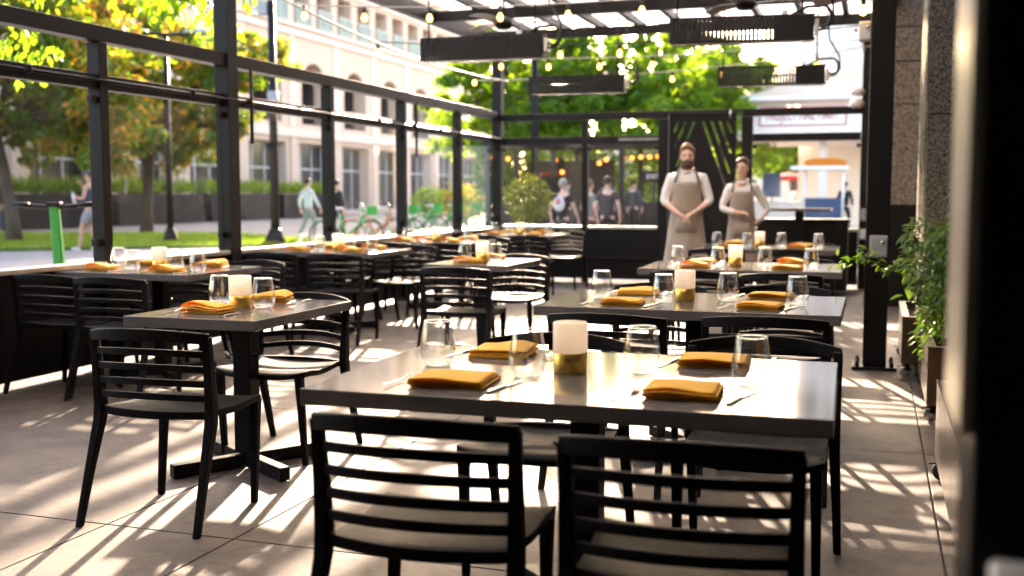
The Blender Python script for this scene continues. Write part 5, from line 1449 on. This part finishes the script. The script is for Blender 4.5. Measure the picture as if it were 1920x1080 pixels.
    if apron:
        o = MB(); vs = []; fs = []; nz, na = 22, 25
        for j in range(nz + 1):
            z_ = lerp(.40, 1.345, j / nz)
            if z_ > 1.07: lim = lerp(1.5, .80, min(1, ((z_ - 1.07) / .275) ** .55))
            else: lim = 1.9
            if z_ > 1.0: a_, b_ = lerp(.165, .185, (z_ - 1.0) / .345) * fx, lerp(.135, .152, min(1, (z_ - 1.0) / .25))
            else: a_, b_ = lerp(.240, .165, (z_ - .40) / .60) * fx, lerp(.195, .135, (z_ - .40) / .60)
            for i in range(na):
                a = -lim + 2 * lim * i / (na - 1)
                fold = .010 * math.sin(a * 7 + 1.3) * max(0, (1.0 - z_)) * 1.6
                vs.append(tuple(q * k for q in (math.sin(a) * (a_ + fold), .005 - math.cos(a) * (b_ + fold), z_)))
        for j in range(nz):
            for i in range(na - 1):
                a = j * na + i; fs.append((a, a + 1, a + na + 1, a + na))
        o.add(vs, fs, True); ao = o.build('apron', M['apron'], root, recalc=False); q = ao.modifiers.new('t', 'SOLIDIFY'); q.thickness = .006; q.offset = 1
        for s in (-1, 1):
            MB().tube([tuple(c * k for c in p) for p in ((s * .128 * fx, -.108, 1.335), (s * .112, -.105, 1.40), (s * .085, -.06, 1.475), (s * .06, .03, 1.495))], .011 * k, 8).build('apron_strap', M['apronstrap'], root)
        MB().tube([tuple(c * k for c in (math.sin(a) * .172 * fx, .005 - math.cos(a) * .142, 1.04)) for a in [-2.6 + 5.2 * i / 24 for i in range(25)]], .010 * k, 6).build('apron_tie', M['apron'], root)
        pk = MB(); vs = []
        for j in range(2):
            for i in range(9):
                a = -.62 + 1.24 * i / 8; z_ = .80 + .17 * j; a_, b_ = lerp(.240, .165, (z_ - .40) / .60) * fx + .006, lerp(.195, .135, (z_ - .40) / .60) + .007
                vs.append(tuple(q * k for q in (math.sin(a) * a_, .005 - math.cos(a) * b_, z_)))
        pk.add(vs, [(i, i + 1, i + 10, i + 9) for i in range(8)], True); po = pk.build('apron_pocket', M['apron'], ao, recalc=False); q = po.modifiers.new('t', 'SOLIDIFY'); q.thickness = .005; q.offset = 1
    return root
dn = (0, 0, -1)
# server man: hands clasped before the apron
man = person('bearded server in white shirt and taupe apron with hands clasped', -2.05, 12.42, .16, 1.84,
    {'r': ((-.245, -.02, 1.13), (-.085, -.215, 1.005), (.85, -.10, -.45), (.2, -.2, -1), .75, -1), 'l': ((.245, -.02, 1.13), (.085, -.215, 1.015), (-.85, -.14, -.42), (-.2, .3, -1), .75, 1)},
    look=.0, sleeve='rolled', hair='quiff', hair_mat='blond', beard=True, apron=True)
MB().tube([tuple(c * 1.84 / 1.75 for c in (.105 + .0 * math.cos(a), -.198 + .030 * math.cos(a), 1.03 + .030 * math.sin(a))) for a in [2 * PI * i / 14 for i in range(14)]], .008, 6, closed=True).build('wrist_watch', M['steel'], man)
person('smiling server woman in white shirt and taupe apron, one hand on her waist', -1.475, 12.85, .10, 1.70,
    {'r': ((-.235, -.03, 1.14), (-.06, -.225, 1.09), (.98, -.05, .05), (0, .3, -1), .4, -1), 'l': ((.30, .06, 1.13), (.17, -.02, .95), (-.5, .4, -.6), (-.3, .5, -.6), .5, 1)},
    look=-.35, sleeve='long', hair='bun', hair_mat='brownhair', apron=True, fem=True)
# people outside
pd = person('man in cap, tank top and grey shorts drinking while walking past the lawn', -16.5, 19.85, -1.35, 1.80,
    {'r': ((-.27, -.22, 1.30), (-.10, -.24, 1.46), (.55, -.25, .5), (.5, .3, -.4), .9, 1), 'l': ((.26, -.02, 1.13), (.14, -.25, 1.16), (-.6, -.5, .2), (-.5, .5, 0), .9, 1)},
    {'r': ((-.10, -.10, .50), (-.10, .12, .12), -.02), 'l': ((.10, -.16, .52), (.10, -.22, .09), .02)}, sleeve='none', top_mat='bluecloth', bottom='shorts', bot_mat='greyshort', cap=True, skin='skin2', shoe='paleshoe')
bt = thing('water_bottle', 'white water bottle held by the man in the cap', 'bottle', pd.matrix_basis @ Vector((.06, -.34, 1.18)), -1.2)
MB().lathe([(.036, -.11), (.040, -.10), (.040, .08), (.022, .11), (.022, .13), (0, .13)], 14).build('body', M['white'], bt); MB().lathe([(.024, .131), (.024, .155), (0, .157)], 12).build('lid', M['teal'], bt)
bt.rotation_euler = (0, .5, -1.2)
walk = {'r': ((-.09, -.17, .52), (-.09, -.10, .10), .0), 'l': ((.09, .06, .50), (.09, .26, .17), -.04)}
side = lambda s, sw=0: ((s * .25, .03 - sw, 1.13), (s * .24, -.06 - sw * 1.6, .90), (0, -.15, -1), (-s, 0, 0), .5, s)
person('man in pale mint shirt and sage trousers walking away outside', -14.55, 26.1, PI - .5, 1.70, {'r': side(-1, .12), 'l': side(1, -.1)}, walk, top_mat='mint', bot_mat='sage', sleeve='long', hair_mat='brownhair')
person('person in black walking beside the man in mint, half behind the post', -14.0, 26.7, PI - .4, 1.66, {'r': side(-1), 'l': side(1)}, walk, top_mat='blackcloth', bot_mat='blackcloth', hair_mat='brownhair')
person('person in dark jacket and jeans standing in the shade of the far left tree', -26.5, 27.5, .4, 1.74, {'r': side(-1), 'l': side(1)}, None, top_mat='blackcloth', bot_mat='jeans', hair_mat='brownhair', skin='skin2')
p1 = person('grey haired walker in black tee with a printed back beyond the glass', -5.55, 19.6, 2.75, 1.56, {'r': side(-1, .1), 'l': side(1, -.1)}, walk, top_mat='blackcloth', bot_mat='darkcloth', sleeve='short', hair='long', hair_mat='greyhair')
pr_ = MB()
for a_, b_, rr_, mt in ((0, 1.22, .14, 'white'), (.02, 1.28, .07, 'redcloth')):
    q = MB(); q.lathe([(rr_, 0), (rr_, .004), (0, .005)], 18); o = q.build('back_print', M[mt] if mt == 'white' else pbr('pink print', (.65, .25, .25)), p1); o.matrix_local = Matrix.Translation((a_, .128 + (.005 if mt != 'white' else 0), b_ * 1.56 / 1.75)) @ Matrix.Rotation(-PI / 2, 4, 'X')
person('walker in a grey tee half hidden by the dark window post', -5.12, 19.9, 2.4, 1.55, {'r': side(-1), 'l': side(1)}, walk, top_mat='greyshort', bot_mat='darkcloth', sleeve='short', hair='long', hair_mat='blond')
person('man in charcoal tee seen from behind through the far glass', -4.72, 19.7, PI - .1, 1.61, {'r': side(-1), 'l': side(1)}, walk, top_mat='darkcloth', bot_mat='blackcloth', sleeve='short', hair='short', hair_mat='brownhair')
person('dark dressed passer-by near the food cart', -.95, 37.2, 2.8, 1.68, {'r': side(-1), 'l': side(1)}, walk, top_mat='blackcloth', bot_mat='blackcloth')
person('passer-by in blue jeans farther down the street', -3.4, 52, 2.9, 1.70, {'r': side(-1), 'l': side(1)}, walk, top_mat='mint', bot_mat='jeans')
for n_, (px, py) in enumerate(((-8.2, 30.2), (-6.4, 30.6), (-5.6, 31.6), (-7.3, 31.2))):
    person(('guest in black leaning at the left of the patio bar', 'guest in grey by the middle of the patio bar', 'guest in black at the right end of the patio bar', 'guest in navy beside the bar counter')[n_], px, py - .8, 2.6 + n_ * .3, 1.66 + .03 * n_, {'r': side(-1), 'l': side(1)}, None, top_mat=('blackcloth', 'darkcloth', 'blackcloth', 'bluecloth')[n_], bot_mat='blackcloth', group='guests at the patio bar')

# sub-parts were built in their thing's space: no leftovers at top level
for o in COL.objects:
    if o.type == 'MESH' and o.parent is None and o.get('kind') is None and not o.get('category'):
        print('LOOSE', o.name)
